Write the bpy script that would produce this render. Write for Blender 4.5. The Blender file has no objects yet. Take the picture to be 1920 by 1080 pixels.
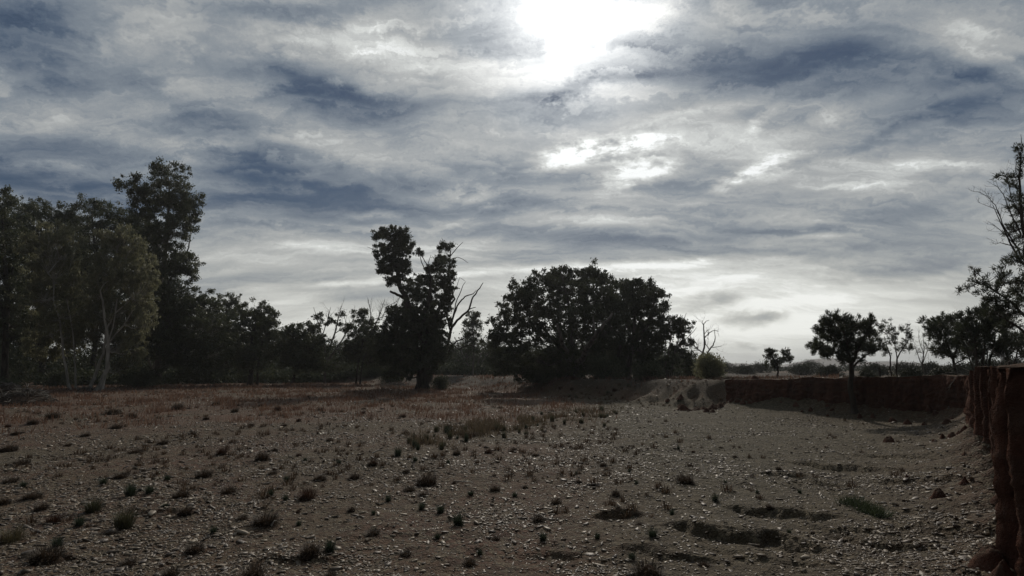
import bpy, math, random
import numpy as np
from mathutils import Vector
R = math.radians
SC = bpy.context.scene
COL = SC.collection
random.seed(7)
RNG = np.random.default_rng(7)

# ------------------------------------------------------------------ camera
CAM_Z = 3.0
F = 1048.0                                   # focal length in photo pixels (1920 wide)
PITCH = math.atan(150.0 / F)
cam = bpy.data.cameras.new('camera')
cam.sensor_width = 36
cam.lens = F / 1920 * 36
cam.clip_start = 0.1
cam.clip_end = 20000
co = bpy.data.objects.new('camera', cam)
COL.objects.link(co)
co.location = (0, 0, CAM_Z)
co.rotation_euler = (math.pi / 2 + PITCH, 0, 0)
SC.camera = co

SUN_AZ, SUN_EL = R(6.6), R(34.8)
SUN_DIR = Vector((math.sin(SUN_AZ) * math.cos(SUN_EL), math.cos(SUN_AZ) * math.cos(SUN_EL), math.sin(SUN_EL)))
SC.view_settings.view_transform = 'Standard'
SC.view_settings.look = 'None'
SC.view_settings.exposure = 0
SC.view_settings.gamma = 1
SC.cycles.max_bounces = 5
SC.cycles.diffuse_bounces = 2
SC.cycles.glossy_bounces = 1
SC.cycles.transmission_bounces = 3
SC.cycles.transparent_max_bounces = 6
SC.cycles.volume_bounces = 0
SC.cycles.sample_clamp_indirect = 3


def azel(px, py):
    """direction of a photo pixel as azimuth / elevation"""
    a, b = (px - 960) / F, (540 - py) / F
    c, s = math.cos(PITCH), math.sin(PITCH)
    x, y, z = a, c - b * s, s + b * c
    return math.atan2(x, y), math.atan2(z, math.hypot(x, y))


# ------------------------------------------------------------------ world
class NT:
    """small helper for building shader node trees"""
    def __init__(s, tree):
        s.t = tree; s.n = tree.nodes; s.l = tree.links

    def inp(s, sock, v):
        if v is None: return
        if isinstance(v, bpy.types.NodeSocket): s.l.new(v, sock)
        else: sock.default_value = v

    def math(s, op, a, b=None, c=None, clamp=False):
        n = s.n.new('ShaderNodeMath'); n.operation = op; n.use_clamp = clamp
        s.inp(n.inputs[0], a); s.inp(n.inputs[1], b)
        if c is not None: s.inp(n.inputs[2], c)
        return n.outputs[0]

    def vmath(s, op, a, b=None, out=0):
        n = s.n.new('ShaderNodeVectorMath'); n.operation = op
        s.inp(n.inputs[0], a)
        if b is not None: s.inp(n.inputs[1], b)
        return n.outputs[out]

    def comb(s, x, y, z=0.0):
        n = s.n.new('ShaderNodeCombineXYZ')
        s.inp(n.inputs[0], x); s.inp(n.inputs[1], y); s.inp(n.inputs[2], z)
        return n.outputs[0]

    def sep(s, v):
        n = s.n.new('ShaderNodeSeparateXYZ'); s.inp(n.inputs[0], v)
        return n.outputs

    def mapping(s, v, loc=(0, 0, 0), rot=(0, 0, 0), scale=(1, 1, 1), kind='POINT'):
        n = s.n.new('ShaderNodeMapping'); n.vector_type = kind
        s.inp(n.inputs['Vector'], v)
        n.inputs['Location'].default_value = loc
        n.inputs['Rotation'].default_value = rot
        n.inputs['Scale'].default_value = scale
        return n.outputs[0]

    def noise(s, v, scale, detail=4, rough=0.5, dist=0.0, out=0, lac=2.0):
        n = s.n.new('ShaderNodeTexNoise')
        s.inp(n.inputs['Vector'], v)
        n.inputs['Scale'].default_value = scale
        n.inputs['Detail'].default_value = detail
        n.inputs['Roughness'].default_value = rough
        n.inputs['Distortion'].default_value = dist
        n.inputs['Lacunarity'].default_value = lac
        return n.outputs[out]

    def maprange(s, v, a, b, c=0.0, d=1.0, mode='SMOOTHSTEP'):
        n = s.n.new('ShaderNodeMapRange'); n.interpolation_type = mode; n.clamp = True if mode == 'LINEAR' else n.clamp
        s.inp(n.inputs['Value'], v)
        n.inputs['From Min'].default_value = a; n.inputs['From Max'].default_value = b
        n.inputs['To Min'].default_value = c; n.inputs['To Max'].default_value = d
        return n.outputs[0]

    def ramp(s, v, stops):
        n = s.n.new('ShaderNodeValToRGB'); s.inp(n.inputs[0], v)
        e = n.color_ramp.elements
        while len(e) < len(stops): e.new(0.5)
        for el, (p, c) in zip(e, stops):
            el.position = p; el.color = (*c, 1)
        return n.outputs[0]

    def mix(s, f, a, b, mode='MIX'):
        n = s.n.new('ShaderNodeMix'); n.data_type = 'RGBA'; n.blend_type = mode
        s.inp(n.inputs[0], f); s.inp(n.inputs[6], a if isinstance(a, bpy.types.NodeSocket) else (*a, 1))
        s.inp(n.inputs[7], b if isinstance(b, bpy.types.NodeSocket) else (*b, 1))
        return n.outputs[2]


def lin(r, g, b):
    return tuple(((c / 255) / 12.92 if c / 255 <= 0.04045 else ((c / 255 + 0.055) / 1.055) ** 2.4) for c in (r, g, b))


SKY_STRENGTH = 0.1
world = bpy.data.worlds.new('World')
SC.world = world
world.use_nodes = True
W = NT(world.node_tree)
W.n.clear()
tc = W.n.new('ShaderNodeTexCoord').outputs['Generated']
dirv = W.vmath('NORMALIZE', tc)
dx, dy, dz = W.sep(dirv)
az = W.math('ARCTAN2', dx, dy)
el = W.math('ARCSINE', dz)
ae = W.comb(az, el, 0.0)
wf = W.noise(W.mapping(ae, scale=(15, 24, 1)), 1.0, 7, 0.68, out=1)
wf = W.vmath('SUBTRACT', wf, (0.5, 0.5, 0.5))
# a flat cloud deck seen in perspective: streaks share one direction over the whole sky
den = W.math('ADD', W.math('MAXIMUM', dz, 0.0), 0.20)
plane = W.comb(W.math('DIVIDE', dx, den), W.math('DIVIDE', dy, den), 0.0)
warp = W.noise(plane, 1.1, 3, 0.55, out=1)
warp = W.vmath('SUBTRACT', warp, (0.5, 0.5, 0.5))
pw = W.vmath('ADD', plane, W.vmath('MULTIPLY', warp, (0.45, 0.45, 0.0)))
streak = W.mapping(pw, loc=(5.3, 0.4, 0), rot=(0, 0, R(-22)), scale=(0.42, 1.5, 1))
n1 = W.noise(streak, 1.3, 7, 0.58, 0.0)
fib = W.mapping(pw, loc=(7, 2, 3), rot=(0, 0, R(-30)), scale=(0.45, 2.2, 1))
n2 = W.noise(fib, 3.0, 7, 0.62, 0.0)
n3 = W.noise(W.mapping(W.vmath('ADD', pw, W.vmath('MULTIPLY', wf, (0.28, 0.28, 0.0))), rot=(0, 0, R(-25)), scale=(0.42, 1.7, 1)), 3.8, 8, 0.64, 0.0)
# big shapes placed by azimuth / elevation, ragged through a warped coordinate
wb = W.noise(W.mapping(ae, scale=(5, 11, 1)), 1.0, 6, 0.6, out=1)
wb = W.vmath('SUBTRACT', wb, (0.5, 0.5, 0.5))
aew = W.vmath('ADD', ae, W.vmath('MULTIPLY', wb, (0.14, 0.065, 0.0)))
aef = W.vmath('ADD', ae, W.vmath('MULTIPLY', wf, (0.055, 0.040, 0.0)))
aew = W.vmath('ADD', aew, W.vmath('MULTIPLY', wf, (0.08, 0.045, 0.0)))

ael = W.vmath('ADD', ae, W.vmath('MULTIPLY', wf, (0.10, 0.014, 0.0)))


def total(coord, rows, hard=0.0):
    """sum of soft ellipses round sky directions: (px, py, rx, ry, angle rising to the right, weight).
    The running sum travels in the coordinate's z, so the shader needs little memory."""
    for px, py, rx, ry, an, w in rows:
        a, e = azel(px, py)
        k = F * (1 + ((px - 960) / F) ** 2) ** 0.5
        m = W.mapping(coord, loc=(a, e, 0), rot=(0, 0, R(an)), scale=(rx / k, ry / k, 1e6), kind='TEXTURE')
        r = W.vmath('LENGTH', m, out=1)
        v = W.maprange(r, 1.25, hard, 0.0, w)
        coord = W.vmath('ADD', coord, W.comb(0.0, 0.0, v))
    return W.sep(coord)[2]


BL = [  # px, py, rx, ry, angle, weight: + lighter cloud, - darker gap or underside
    (40, 60, 170, 110, 25, -.30), (210, 60, 120, 30, 30, -.08), (120, 205, 260, 55, 14, .20), (60, 300, 330, 60, 4, .02),
    (20, 335, 300, 38, 0, -.30), (560, 20, 200, 32, 14, -.30), (300, 95, 180, 60, 20, .06), (700, 90, 300, 80, -8, .28),
    (480, 90, 160, 30, 18, .12), (610, 165, 230, 26, -9, -.20), (540, 150, 90, 16, -16, -.10), (700, 182, 150, 16, -6, -.14), (540, 225, 300, 40, -10, .24),
    (640, 280, 260, 24, -8, .10), (330, 190, 120, 30, -15, -.12), (470, 318, 130, 34, 2, -.34), (700, 330, 260, 26, 4, -.16),
    (330, 285, 200, 26, -6, .16), (650, 395, 420, 34, 1, -.16), (950, 330, 200, 24, 4, -.12), (520, 480, 380, 50, 3, .16),
    (880, 130, 260, 40, -6, .16), (1010, 90, 40, 30, -40, -.14), (940, 210, 240, 26, -4, -.10), (1050, 200, 300, 30, 8, .0), (1060, 40, 120, 75, 0, .30), (1230, 15, 130, 36, 20, .22), (1080, 170, 180, 24, 3, -.12), (1130, 165, 240, 16, 3, -.22),
    (1350, 40, 110, 50, 20, .16), (1560, 110, 330, 70, 8, -.20), (1330, 105, 150, 40, 8, -.10), (1760, 50, 190, 60, -22, .17), (1870, 130, 140, 30, -4, -.20),
    (1400, 190, 300, 28, 4, .16), (1560, 215, 160, 26, 6, .13), (1620, 255, 330, 20, 6, -.20), (1840, 210, 150, 40, 12, -.12),
    (1250, 240, 240, 16, 3, -.12), (1450, 300, 320, 22, 4, .05), (1340, 330, 220, 20, 4, -.10), (1650, 330, 260, 40, 2, .12),
    (1180, 370, 300, 30, 2, .04), (1060, 345, 240, 26, 0, -.10), (1100, 405, 260, 20, -1, .18), (1130, 445, 320, 20, -1, -.10), (980, 385, 140, 12, 0, -.14),
    (870, 365, 90, 16, 5, .22), (700, 405, 100, 13, -2, .26), (850, 410, 60, 14, -4, .18), (1760, 400, 280, 36, 2, -.09), (1560, 400, 260, 26, 2, .08),
    (1480, 455, 360, 22, -3, .04), (1500, 478, 240, 14, -4, -.17), (1640, 515, 220, 20, 0, -.22), 
]
LOWB = [(1180, 499, 420, 14, 0, .40), (1500, 520, 300, 12, -5, .12), (1080, 540, 520, 30, 1, .14), (1340, 570, 420, 100, -2, .32), (650, 531, 130, 9, 5, .42), (800, 517, 140, 8, 3, .32), (860, 508, 260, 12, 2, .06),
    (660, 556, 170, 11, 4, -.14), (560, 556, 90, 16, 8, .24), (480, 545, 60, 16, 8, .24), (1430, 625, 560, 60, 0, .20), (700, 600, 500, 50, 0, .26), (640, 455, 330, 30, 2, .18), (640, 352, 320, 24, 2, -.26), (560, 375, 260, 16, 3, -.10),
    (900, 470, 160, 22, 6, .18), (600, 462, 90, 8, 4, .12), (1560, 560, 420, 14, 1, .10), (1100, 565, 300, 8, 0, -.08)]
big = W.math('ADD', total(aew, BL), total(ael, LOWB))
HB = [  # sunlit puffs with crisp edges
    (1055, 294, 78, 30, 14, .62), (1130, 280, 85, 28, 6, .5), (1210, 268, 72, 26, 10, .60), (1195, 328, 100, 38, 8, .42), (1240, 316, 60, 24, 8, .2), (1150, 335, 60, 22, 8, .2),
    (1430, 318, 62, 28, 12, .46), (1372, 342, 56, 18, 18, .30), (1434, 222, 40, 15, 30, .34), (1578, 434, 48, 13, 0, .32), (1525, 437, 40, 7, 3, .14),
    (960, 312, 60, 8, 14, .22), (1585, 358, 50, 7, 6, .12),
]
puff = total(aef, HB)
np_ = W.noise(W.mapping(ae, rot=(0, 0, R(-12)), scale=(20, 42, 1)), 1.0, 6, 0.62)
puff = W.math('MULTIPLY', puff, W.maprange(np_, .34, .60, .22, .86))
DB = [(1345, 562, 52, 20, 0, .55), (1300, 575, 40, 12, 0, .25), (1400, 596, 70, 19, 2, .62), (1445, 590, 34, 10, 0, .35), (1400, 648, 26, 10, 0, .42), (1440, 646, 18, 5, 0, .2)]
dark = W.math('MULTIPLY', total(aef, DB, hard=0.05), W.maprange(np_, .3, .6, .5, 1.2))

d = W.math('MULTIPLY_ADD', W.math('SUBTRACT', n1, 0.5), 1.0, 0.48)
d = W.math('ADD', d, W.math('MULTIPLY', W.math('SUBTRACT', n2, 0.5), 0.45))
d = W.math('ADD', d, W.math('MULTIPLY', W.math('SUBTRACT', n3, 0.5), 1.15))
d = W.math('ADD', d, big)
amp = W.maprange(el, R(1), R(20), 0.35, 1.0)
d = W.math('MULTIPLY_ADD', W.math('SUBTRACT', W.math('SUBTRACT', d, big), 0.45), amp, W.math('ADD', big, 0.45))
d = W.math('ADD', d, W.maprange(el, R(14), R(2), 0.0, 0.14))
# angle to the sun: thin cloud lights up towards it
cs = W.vmath('DOT_PRODUCT', dirv, tuple(SUN_DIR), out=1)
ang = W.math('ARCCOSINE', W.math('MINIMUM', cs, 1.0))
near = W.maprange(ang, R(48), R(4), 0.0, 1.0)
d = W.math('ADD', d, W.math('MULTIPLY', near, 0.08))
d = W.math('ADD', d, puff, clamp=True)
d = W.math('SUBTRACT', d, W.math('MULTIPLY', dark, 0.55), clamp=True)
cloud_col = W.ramp(d, [(0.0, lin(50, 67, 90)), (0.22, lin(84, 98, 116)), (0.48, lin(127, 136, 145)),
                       (0.70, lin(166, 169, 170)), (0.88, lin(205, 208, 206)), (1.0, lin(243, 246, 246))])
# warm and pale low down
low = W.maprange(el, R(17), R(1), 0.0, 0.75)
low_col = W.ramp(d, [(0.0, lin(92, 98, 106)), (0.35, lin(146, 149, 151)), (0.62, lin(198, 198, 190)), (0.9, lin(232, 232, 224)), (1.0, lin(248, 248, 240))])
cloud_col = W.mix(low, cloud_col, low_col)
# halo of the veiled sun
g1 = W.math('MULTIPLY', W.math('POWER', W.maprange(ang, R(14.5), R(0), 0, 1, 'LINEAR'), 2.0), 2.8)
g2 = W.math('MULTIPLY', W.math('POWER', W.maprange(ang, R(34), R(2), 0, 1, 'LINEAR'), 2.0), 0.24)
g2 = W.math('MULTIPLY', g2, W.math('ADD', d, 0.1))
g1 = W.math('MULTIPLY', g1, W.math('MULTIPLY_ADD', d, 1.3, -0.12, clamp=True))
glow = W.math('ADD', g1, g2)
gl = W.vmath('MULTIPLY', W.comb(glow, glow, glow), (1.0, 0.99, 0.96))
cloud_col = W.vmath('ADD', cloud_col, gl)
# the half of the sky away from the sun is thinner, darker cloud
back = W.maprange(ang, R(55), R(110), 1.0, 0.13)
cloud_col = W.vmath('MULTIPLY', cloud_col, W.comb(back, back, back))
sky = W.n.new('ShaderNodeTexSky')
sky.sky_type = 'NISHITA'
sky.sun_disc = False
sky.sun_elevation = SUN_EL
sky.sun_rotation = SUN_AZ
sky.altitude = 200
sky.dust_density = 0.5
sc_ = W.math('DIVIDE', 1.0, SKY_STRENGTH)
cloud10 = W.vmath('MULTIPLY', cloud_col, W.comb(sc_, sc_, sc_))
clear = W.math('SUBTRACT', 1.0, W.maprange(d, 0.0, 0.30, 0.0, 1.0))
skyc = W.vmath('MULTIPLY', sky.outputs[0], (0.16, 0.19, 0.22))
final = W.mix(W.math('MULTIPLY', clear, 0.65), cloud10, skyc)
bg = W.n.new('ShaderNodeBackground')
bg.inputs['Strength'].default_value = SKY_STRENGTH
W.l.new(final, bg.inputs['Color'])
wo = W.n.new('ShaderNodeOutputWorld')
W.l.new(bg.outputs[0], wo.inputs['Surface'])
world.cycles.sampling_method = 'MANUAL'
world.cycles.sample_map_resolution = 512

# ------------------------------------------------------------------ sun
sl = bpy.data.lights.new('sun', 'SUN')
sl.energy = 1.65
sl.angle = R(3.0)
sl.color = (1.0, 0.91, 0.79)
so = bpy.data.objects.new('sun', sl)
COL.objects.link(so)
so.rotation_euler = (-SUN_DIR).to_track_quat('-Z', 'Y').to_euler()
so.location = (0, 0, 60)
# ------------------------------------------------------------------ numpy noise and materials
def _hash(ix, iy, seed):
    h = (ix.astype(np.int64) * 374761393 + iy.astype(np.int64) * 668265263 + seed * 1442695041) & 0xffffffff
    h = ((h ^ (h >> 13)) * 1274126177) & 0xffffffff
    return ((h ^ (h >> 16)) & 0xffffff) / float(0xffffff)


def vnoise(x, y, seed=0):
    ix, iy = np.floor(x), np.floor(y)
    fx, fy = x - ix, y - iy
    fx = fx * fx * (3 - 2 * fx); fy = fy * fy * (3 - 2 * fy)
    a, b = _hash(ix, iy, seed), _hash(ix + 1, iy, seed)
    c, d_ = _hash(ix, iy + 1, seed), _hash(ix + 1, iy + 1, seed)
    return (a + (b - a) * fx) * (1 - fy) + (c + (d_ - c) * fx) * fy


def fbm(x, y, scale, octs=4, seed=0, gain=0.5):
    s, a, t = 0.0, 1.0, 0.0
    for o in range(octs):
        s = s + a * (vnoise(x / scale, y / scale, seed + o) - 0.5) * 2
        t += a; a *= gain; scale = scale / 2.03
    return s / t


def smooth(t):
    t = np.clip(t, 0, 1)
    return t * t * (3 - 2 * t)


def ray(px, py):
    a, b = (px - 960) / F, (540 - py) / F
    c, s = math.cos(PITCH), math.sin(PITCH)
    return a, c - b * s, s + b * c


def at(px, py, Y):
    """world point of a photo pixel at forward distance Y"""
    x, y, z = ray(px, py)
    return Vector((x / y * Y, Y, CAM_Z + z / y * Y))


def on(px, py, z=0.0):
    """world point of a photo pixel on the level z"""
    x, y, dz_ = ray(px, py)
    t = (z - CAM_Z) / dz_
    return Vector((x * t, y * t, z))


# edge of the creek bed, left to right then back along the near bank:
# x, y, start offset of the rise, width of the rise, top level
EDGE = [(-400, 210, 0, 18, 2.0), (-120, 150, 0, 14, 2.0), (-60, 112, 0, 12, 1.9), (-32, 104, 0, 10, 1.7), (-14, 88, 0, 9, 1.6),
        (0, 72, 0, 6, 1.6), (4, 62, 0, 4.5, 1.75), (9, 52, 0, 4, 1.9), (13, 44.5, 0, 3.6, 2.05), (15.5, 41.5, 0, 3.0, 2.1),
        (16.7, 38.5, .25, .9, 2.15), (18.6, 35.2, .25, .9, 2.3), (20.6, 32.0, .25, .9, 2.45), (21.9, 29.0, .25, .9, 2.55), (21.6, 26.9, .25, .9, 2.6),
        (20.9, 25.8, .25, .9, 2.65), (19.1, 23.5, .25, .9, 2.75), (17.8, 21.9, .25, .9, 2.85), (18.45, 21.30, .3, .8, 2.87), (15.78, 19.60, .3, .8, 2.89), (16.69, 18.90, .3, .8, 2.90), (14.06, 17.30, .3, .8, 2.92), (14.97, 16.60, .3, .8, 2.92), (12.56, 15.30, .3, .8, 2.94), (13.46, 14.60, .3, .8, 2.95), (11.21, 13.50, .3, .8, 2.96), (12.12, 12.80, .3, .8, 2.97), (10.03, 12.00, .3, .8, 2.97), (10.93, 11.30, .3, .8, 2.97), (8.98, 10.70, .3, .8, 2.97), (9.89, 10.00, .3, .8, 2.97), (8.01, 9.50, .3, .8, 2.97), (8.91, 8.80, .3, .8, 2.97), (7.19, 8.50, .3, .8, 2.97), (8.10, 7.80, .3, .8, 2.97), (6.46, 7.60, .3, .8, 2.97), (7.37, 6.90, .3, .8, 2.97), (5.80, 6.80, .3, .8, 2.97), (6.71, 6.10, .3, .8, 2.97),
        (7.2, 3.0, .25, .9, 2.9), (6.5, -12, .25, .9, 2.9), (9, -60, 0, 4, 2.5), (60, -400, 0, 20, 2.2)]
WALL0, WALL1 = 9, 39          # the part of EDGE that is a vertical bank


def edge_info(x, y):
    """signed distance to EDGE (positive outside the bed) and its parameters there"""
    best = np.full(x.shape, 1e9)
    st, wd, tp, par = (np.zeros(x.shape) for _ in range(4))
    for i in range(len(EDGE) - 1):
        a, b = EDGE[i], EDGE[i + 1]
        ex, ey = b[0] - a[0], b[1] - a[1]
        L2 = ex * ex + ey * ey
        t = np.clip(((x - a[0]) * ex + (y - a[1]) * ey) / L2, 0, 1)
        qx, qy = x - (a[0] + ex * t), y - (a[1] + ey * t)
        d2 = qx * qx + qy * qy
        m = d2 < best
        best = np.where(m, d2, best)
        st = np.where(m, a[2] + (b[2] - a[2]) * t, st)
        wd = np.where(m, a[3] + (b[3] - a[3]) * t, wd)
        tp = np.where(m, a[4] + (b[4] - a[4]) * t, tp)
        par = np.where(m, i + t, par)
    poly = [(e[0], e[1]) for e in EDGE] + [(-400, -400)]
    inside = np.zeros(x.shape, bool)
    for (ax, ay), (bx, by) in zip(poly, poly[1:] + poly[:1]):
        if ay == by: continue
        cr = ((ay > y) != (by > y)) & (x < (bx - ax) * (y - ay) / (by - ay) + ax)
        inside ^= cr
    return np.sqrt(best) * np.where(inside, -1.0, 1.0), st, wd, tp, par


def terrain(x, y):
    x = np.asarray(x, float); y = np.asarray(y, float)
    shape = x.shape
    x = x.ravel(); y = y.ravel()
    s, st, wd, tp, par = edge_info(x, y)
    r = np.hypot(x, y)
    soft = 1 - smooth((par - 8.2) / 1.4)                       # 1 on the sloping bank, 0 by the wall
    rag = fbm(x, y, 7.0, 3, 11) * 2.0 * soft + fbm(x, y, 1.6, 3, 12) * (0.8 * soft)
    rise = smooth((s - st + rag) / wd)
    far = smooth((r - 90) / 300)
    plain = tp * (1 - far) + 2.05 * far + fbm(x, y, 30, 3, 5) * 0.22 * smooth((s - 4) / 20)
    h = plain * rise + soft * np.exp(-((s - 3) / 6) ** 2) * (0.10 * fbm(x, y, 2.6, 3, 14) + 0.09 * fbm(x, y, 0.5, 3, 15))
    bed = 1 - rise
    wallish = smooth((par - 8.6) / 1.0) * (1 - smooth((par - 39) / 1.0))
    h = h + bed * (0.10 * fbm(x, y, 6.0, 3, 1) + 0.075 * fbm(x, y, 1.3, 4, 2) + 0.034 * fbm(x, y, 0.35, 3, 3))
    # loose apron at the foot of the vertical bank
    h = h + bed * wallish * ((0.80 - 0.45 * smooth((13 - y) / 5)) * np.exp(-np.maximum(-s, 0) / 0.9) + 0.28 * np.exp(-np.maximum(-s, 0) / 3.2))
    # a low rise of the bed towards the left tree line
    h = h + bed * 0.25 * smooth((-x - 10) / 30) * smooth((y - 35) / 50)
    # small scarps and scours cut into the gravel near the camera: (px, py, half width, drop, depth)
    for px, py, hw, dr, run in ((1385, 1020, 1.25, .26, .9), (1462, 975, 1.05, .19, .8), (1160, 968, .5, .22, .6), (1560, 880, 1.5, .16, 1.2), (1720, 925, 1.0, .12, .8), (1250, 1050, .8, .12, .6), (1640, 1040, .9, .12, .7), (1040, 1040, .6, .1, .5), (560, 1060, .7, .1, .5), (300, 960, .8, .1, .6), (1500, 905, 1.1, .10, .9),
                                (1655, 868, 1.2, .10, 1.1), (700, 1000, .5, .07, .5), (95, 1046, .5, .10, .6), (1560, 1010, .9, .08, .9), (1440, 1060, 1.0, .08, .8)):
        c = on(px, py)
        rr = math.hypot(c.x, c.y)
        fx_, fy_ = c.x / rr, c.y / rr
        u = (x - c.x) * fy_ - (y - c.y) * fx_
        v = (x - c.x) * fx_ + (y - c.y) * fy_
        v = v + 0.32 * u * (1 if px > 1250 else 0) + 0.50 * fbm(x + px, y, 0.6, 4, 41) + 0.12 * np.sin(u * 4 + px)
        env = np.exp(-(u / hw) ** 4)
        h = h + dr * env * (smooth((v + 0.1) / 0.28) * np.exp(-np.maximum(v, 0) / run) * 0.55
                            - (1 - smooth((v + 0.1) / 0.28)) * np.exp(-np.maximum(-v, 0) / (run * 0.5)) * 0.55)
    # hills far behind the right bank
    for px, py, D_, wpx in ((1548, 672, 2100, 55), (1655, 677, 2200, 60), (1378, 681, 2300, 30), (1880, 686, 2250, 80),
                            (300, 686, 2300, 200), (760, 687, 2300, 160)):
        top = at(px, py, D_)
        ww = wpx * D_ / F
        h = h + (top.z - 2.0) * np.exp(-((x - top.x) / ww) ** 2 - ((y - top.y) / 260) ** 2) * (1 + 0.12 * fbm(x, y, 160, 3, 8))
    return h.reshape(shape)


def ground_z(x, y):
    return float(terrain(np.array([x]), np.array([y]))[0])


def mesh_np(name, verts, faces_idx, loop_total, mat=None, smooth_=False, mats=None):
    """mesh from numpy arrays: faces_idx flat loop indices, loop_total per face (int or array)"""
    me = bpy.data.meshes.new(name)
    nv = len(verts)
    me.vertices.add(nv)
    me.vertices.foreach_set('co', np.asarray(verts, np.float32).ravel())
    fi = np.asarray(faces_idx, np.int32).ravel()
    if np.isscalar(loop_total):
        nf = len(fi) // loop_total
        ls = np.arange(nf, dtype=np.int32) * loop_total
    else:
        lt = np.asarray(loop_total, np.int32)
        nf = len(lt)
        ls = np.concatenate([[0], np.cumsum(lt)[:-1]]).astype(np.int32)
    me.loops.add(len(fi))
    me.loops.foreach_set('vertex_index', fi)
    me.polygons.add(nf)
    me.polygons.foreach_set('loop_start', ls)
    if smooth_:
        me.polygons.foreach_set('use_smooth', np.ones(nf, bool))
    me.update(calc_edges=True)
    if mat: me.materials.append(mat)
    return me


def link(name, data, parent=None, loc=(0, 0, 0), rotz=0.0, scale=None):
    o = bpy.data.objects.new(name, data)
    COL.objects.link(o)
    o.location = loc
    if rotz: o.rotation_euler = (0, 0, rotz)
    if scale is not None: o.scale = (scale,) * 3 if not hasattr(scale, '__len__') else scale
    if parent is not None: o.parent = parent
    return o


def tag(o, label=None, cat=None, group=None, kind=None):
    if label: o['label'] = label
    if cat: o['category'] = cat
    if group: o['group'] = group
    if kind: o['kind'] = kind
    return o


def material(name, rough=0.9, spec=0.2):
    m = bpy.data.materials.new(name)
    m.use_nodes = True
    t = NT(m.node_tree)
    b = t.n['Principled BSDF']
    b.inputs['Roughness'].default_value = rough
    b.inputs['Specular IOR Level'].default_value = spec
    return m, t, b


def pos(t):
    return t.n.new('ShaderNodeNewGeometry').outputs['Position']


def bump(t, b, h, strength, dist):
    n = t.n.new('ShaderNodeBump')
    n.inputs['Strength'].default_value = strength
    n.inputs['Distance'].default_value = dist
    t.l.new(h, n.inputs['Height'])
    t.l.new(n.outputs[0], b.inputs['Normal'])


def leaf_material(name, c0, c1, trans=0.25, gloss=0.55):
    m, t, b = material(name, gloss, 0.35)
    g = t.n.new('ShaderNodeNewGeometry')
    n = t.noise(g.outputs['Position'], 0.45, 2, 0.5)
    v = t.math('ADD', t.math('MULTIPLY', g.outputs['Random Per Island'], 0.7), t.math('MULTIPLY', t.maprange(n, .35, .65), 0.3))
    col = t.mix(v, c0, c1)
    t.l.new(col, b.inputs['Base Color'])
    tr = t.n.new('ShaderNodeBsdfTranslucent')
    t.l.new(col, tr.inputs['Color'])
    mx = t.n.new('ShaderNodeMixShader')
    mx.inputs[0].default_value = trans
    t.l.new(b.outputs[0], mx.inputs[1]); t.l.new(tr.outputs[0], mx.inputs[2])
    t.l.new(mx.outputs[0], t.n['Material Output'].inputs['Surface'])
    return m


def bark_material(name, c0, c1, scale=3.0):
    m, t, b = material(name, 0.85, 0.15)
    p = t.mapping(pos(t), scale=(1, 1, 0.25))
    n = t.noise(p, scale, 5, 0.6)
    t.l.new(t.mix(t.maprange(n, .35, .65), c0, c1), b.inputs['Base Color'])
    bump(t, b, t.noise(p, scale * 5, 4, 0.6), 0.6, 0.05)
    return m


M_GUM = leaf_material('gum_leaves', (.048, .060, .028), (.130, .140, .068))
M_OLIVE = leaf_material('olive_leaves', (.150, .155, .090), (.290, .280, .170), 0.5)
M_DARK = leaf_material('dark_leaves', (.042, .052, .028), (.100, .110, .058), 0.22, 0.8)
M_FEATHER = leaf_material('feathery_leaves', (.038, .048, .026), (.090, .098, .055), 0.25)
M_SCRUB = leaf_material('scrub_leaves', (.035, .040, .024), (.075, .078, .045), 0.15)
B_DARK = bark_material('dark_bark', (.035, .028, .022), (.085, .070, .058))
B_PALE = bark_material('pale_bark', (.26, .24, .21), (.52, .49, .44), 2.0)
B_GREY = bark_material('weathered_wood', (.10, .088, .075), (.22, .20, .175))
B_MID = bark_material('gum_bark', (.06, .052, .044), (.17, .15, .13), 2.0)

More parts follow.
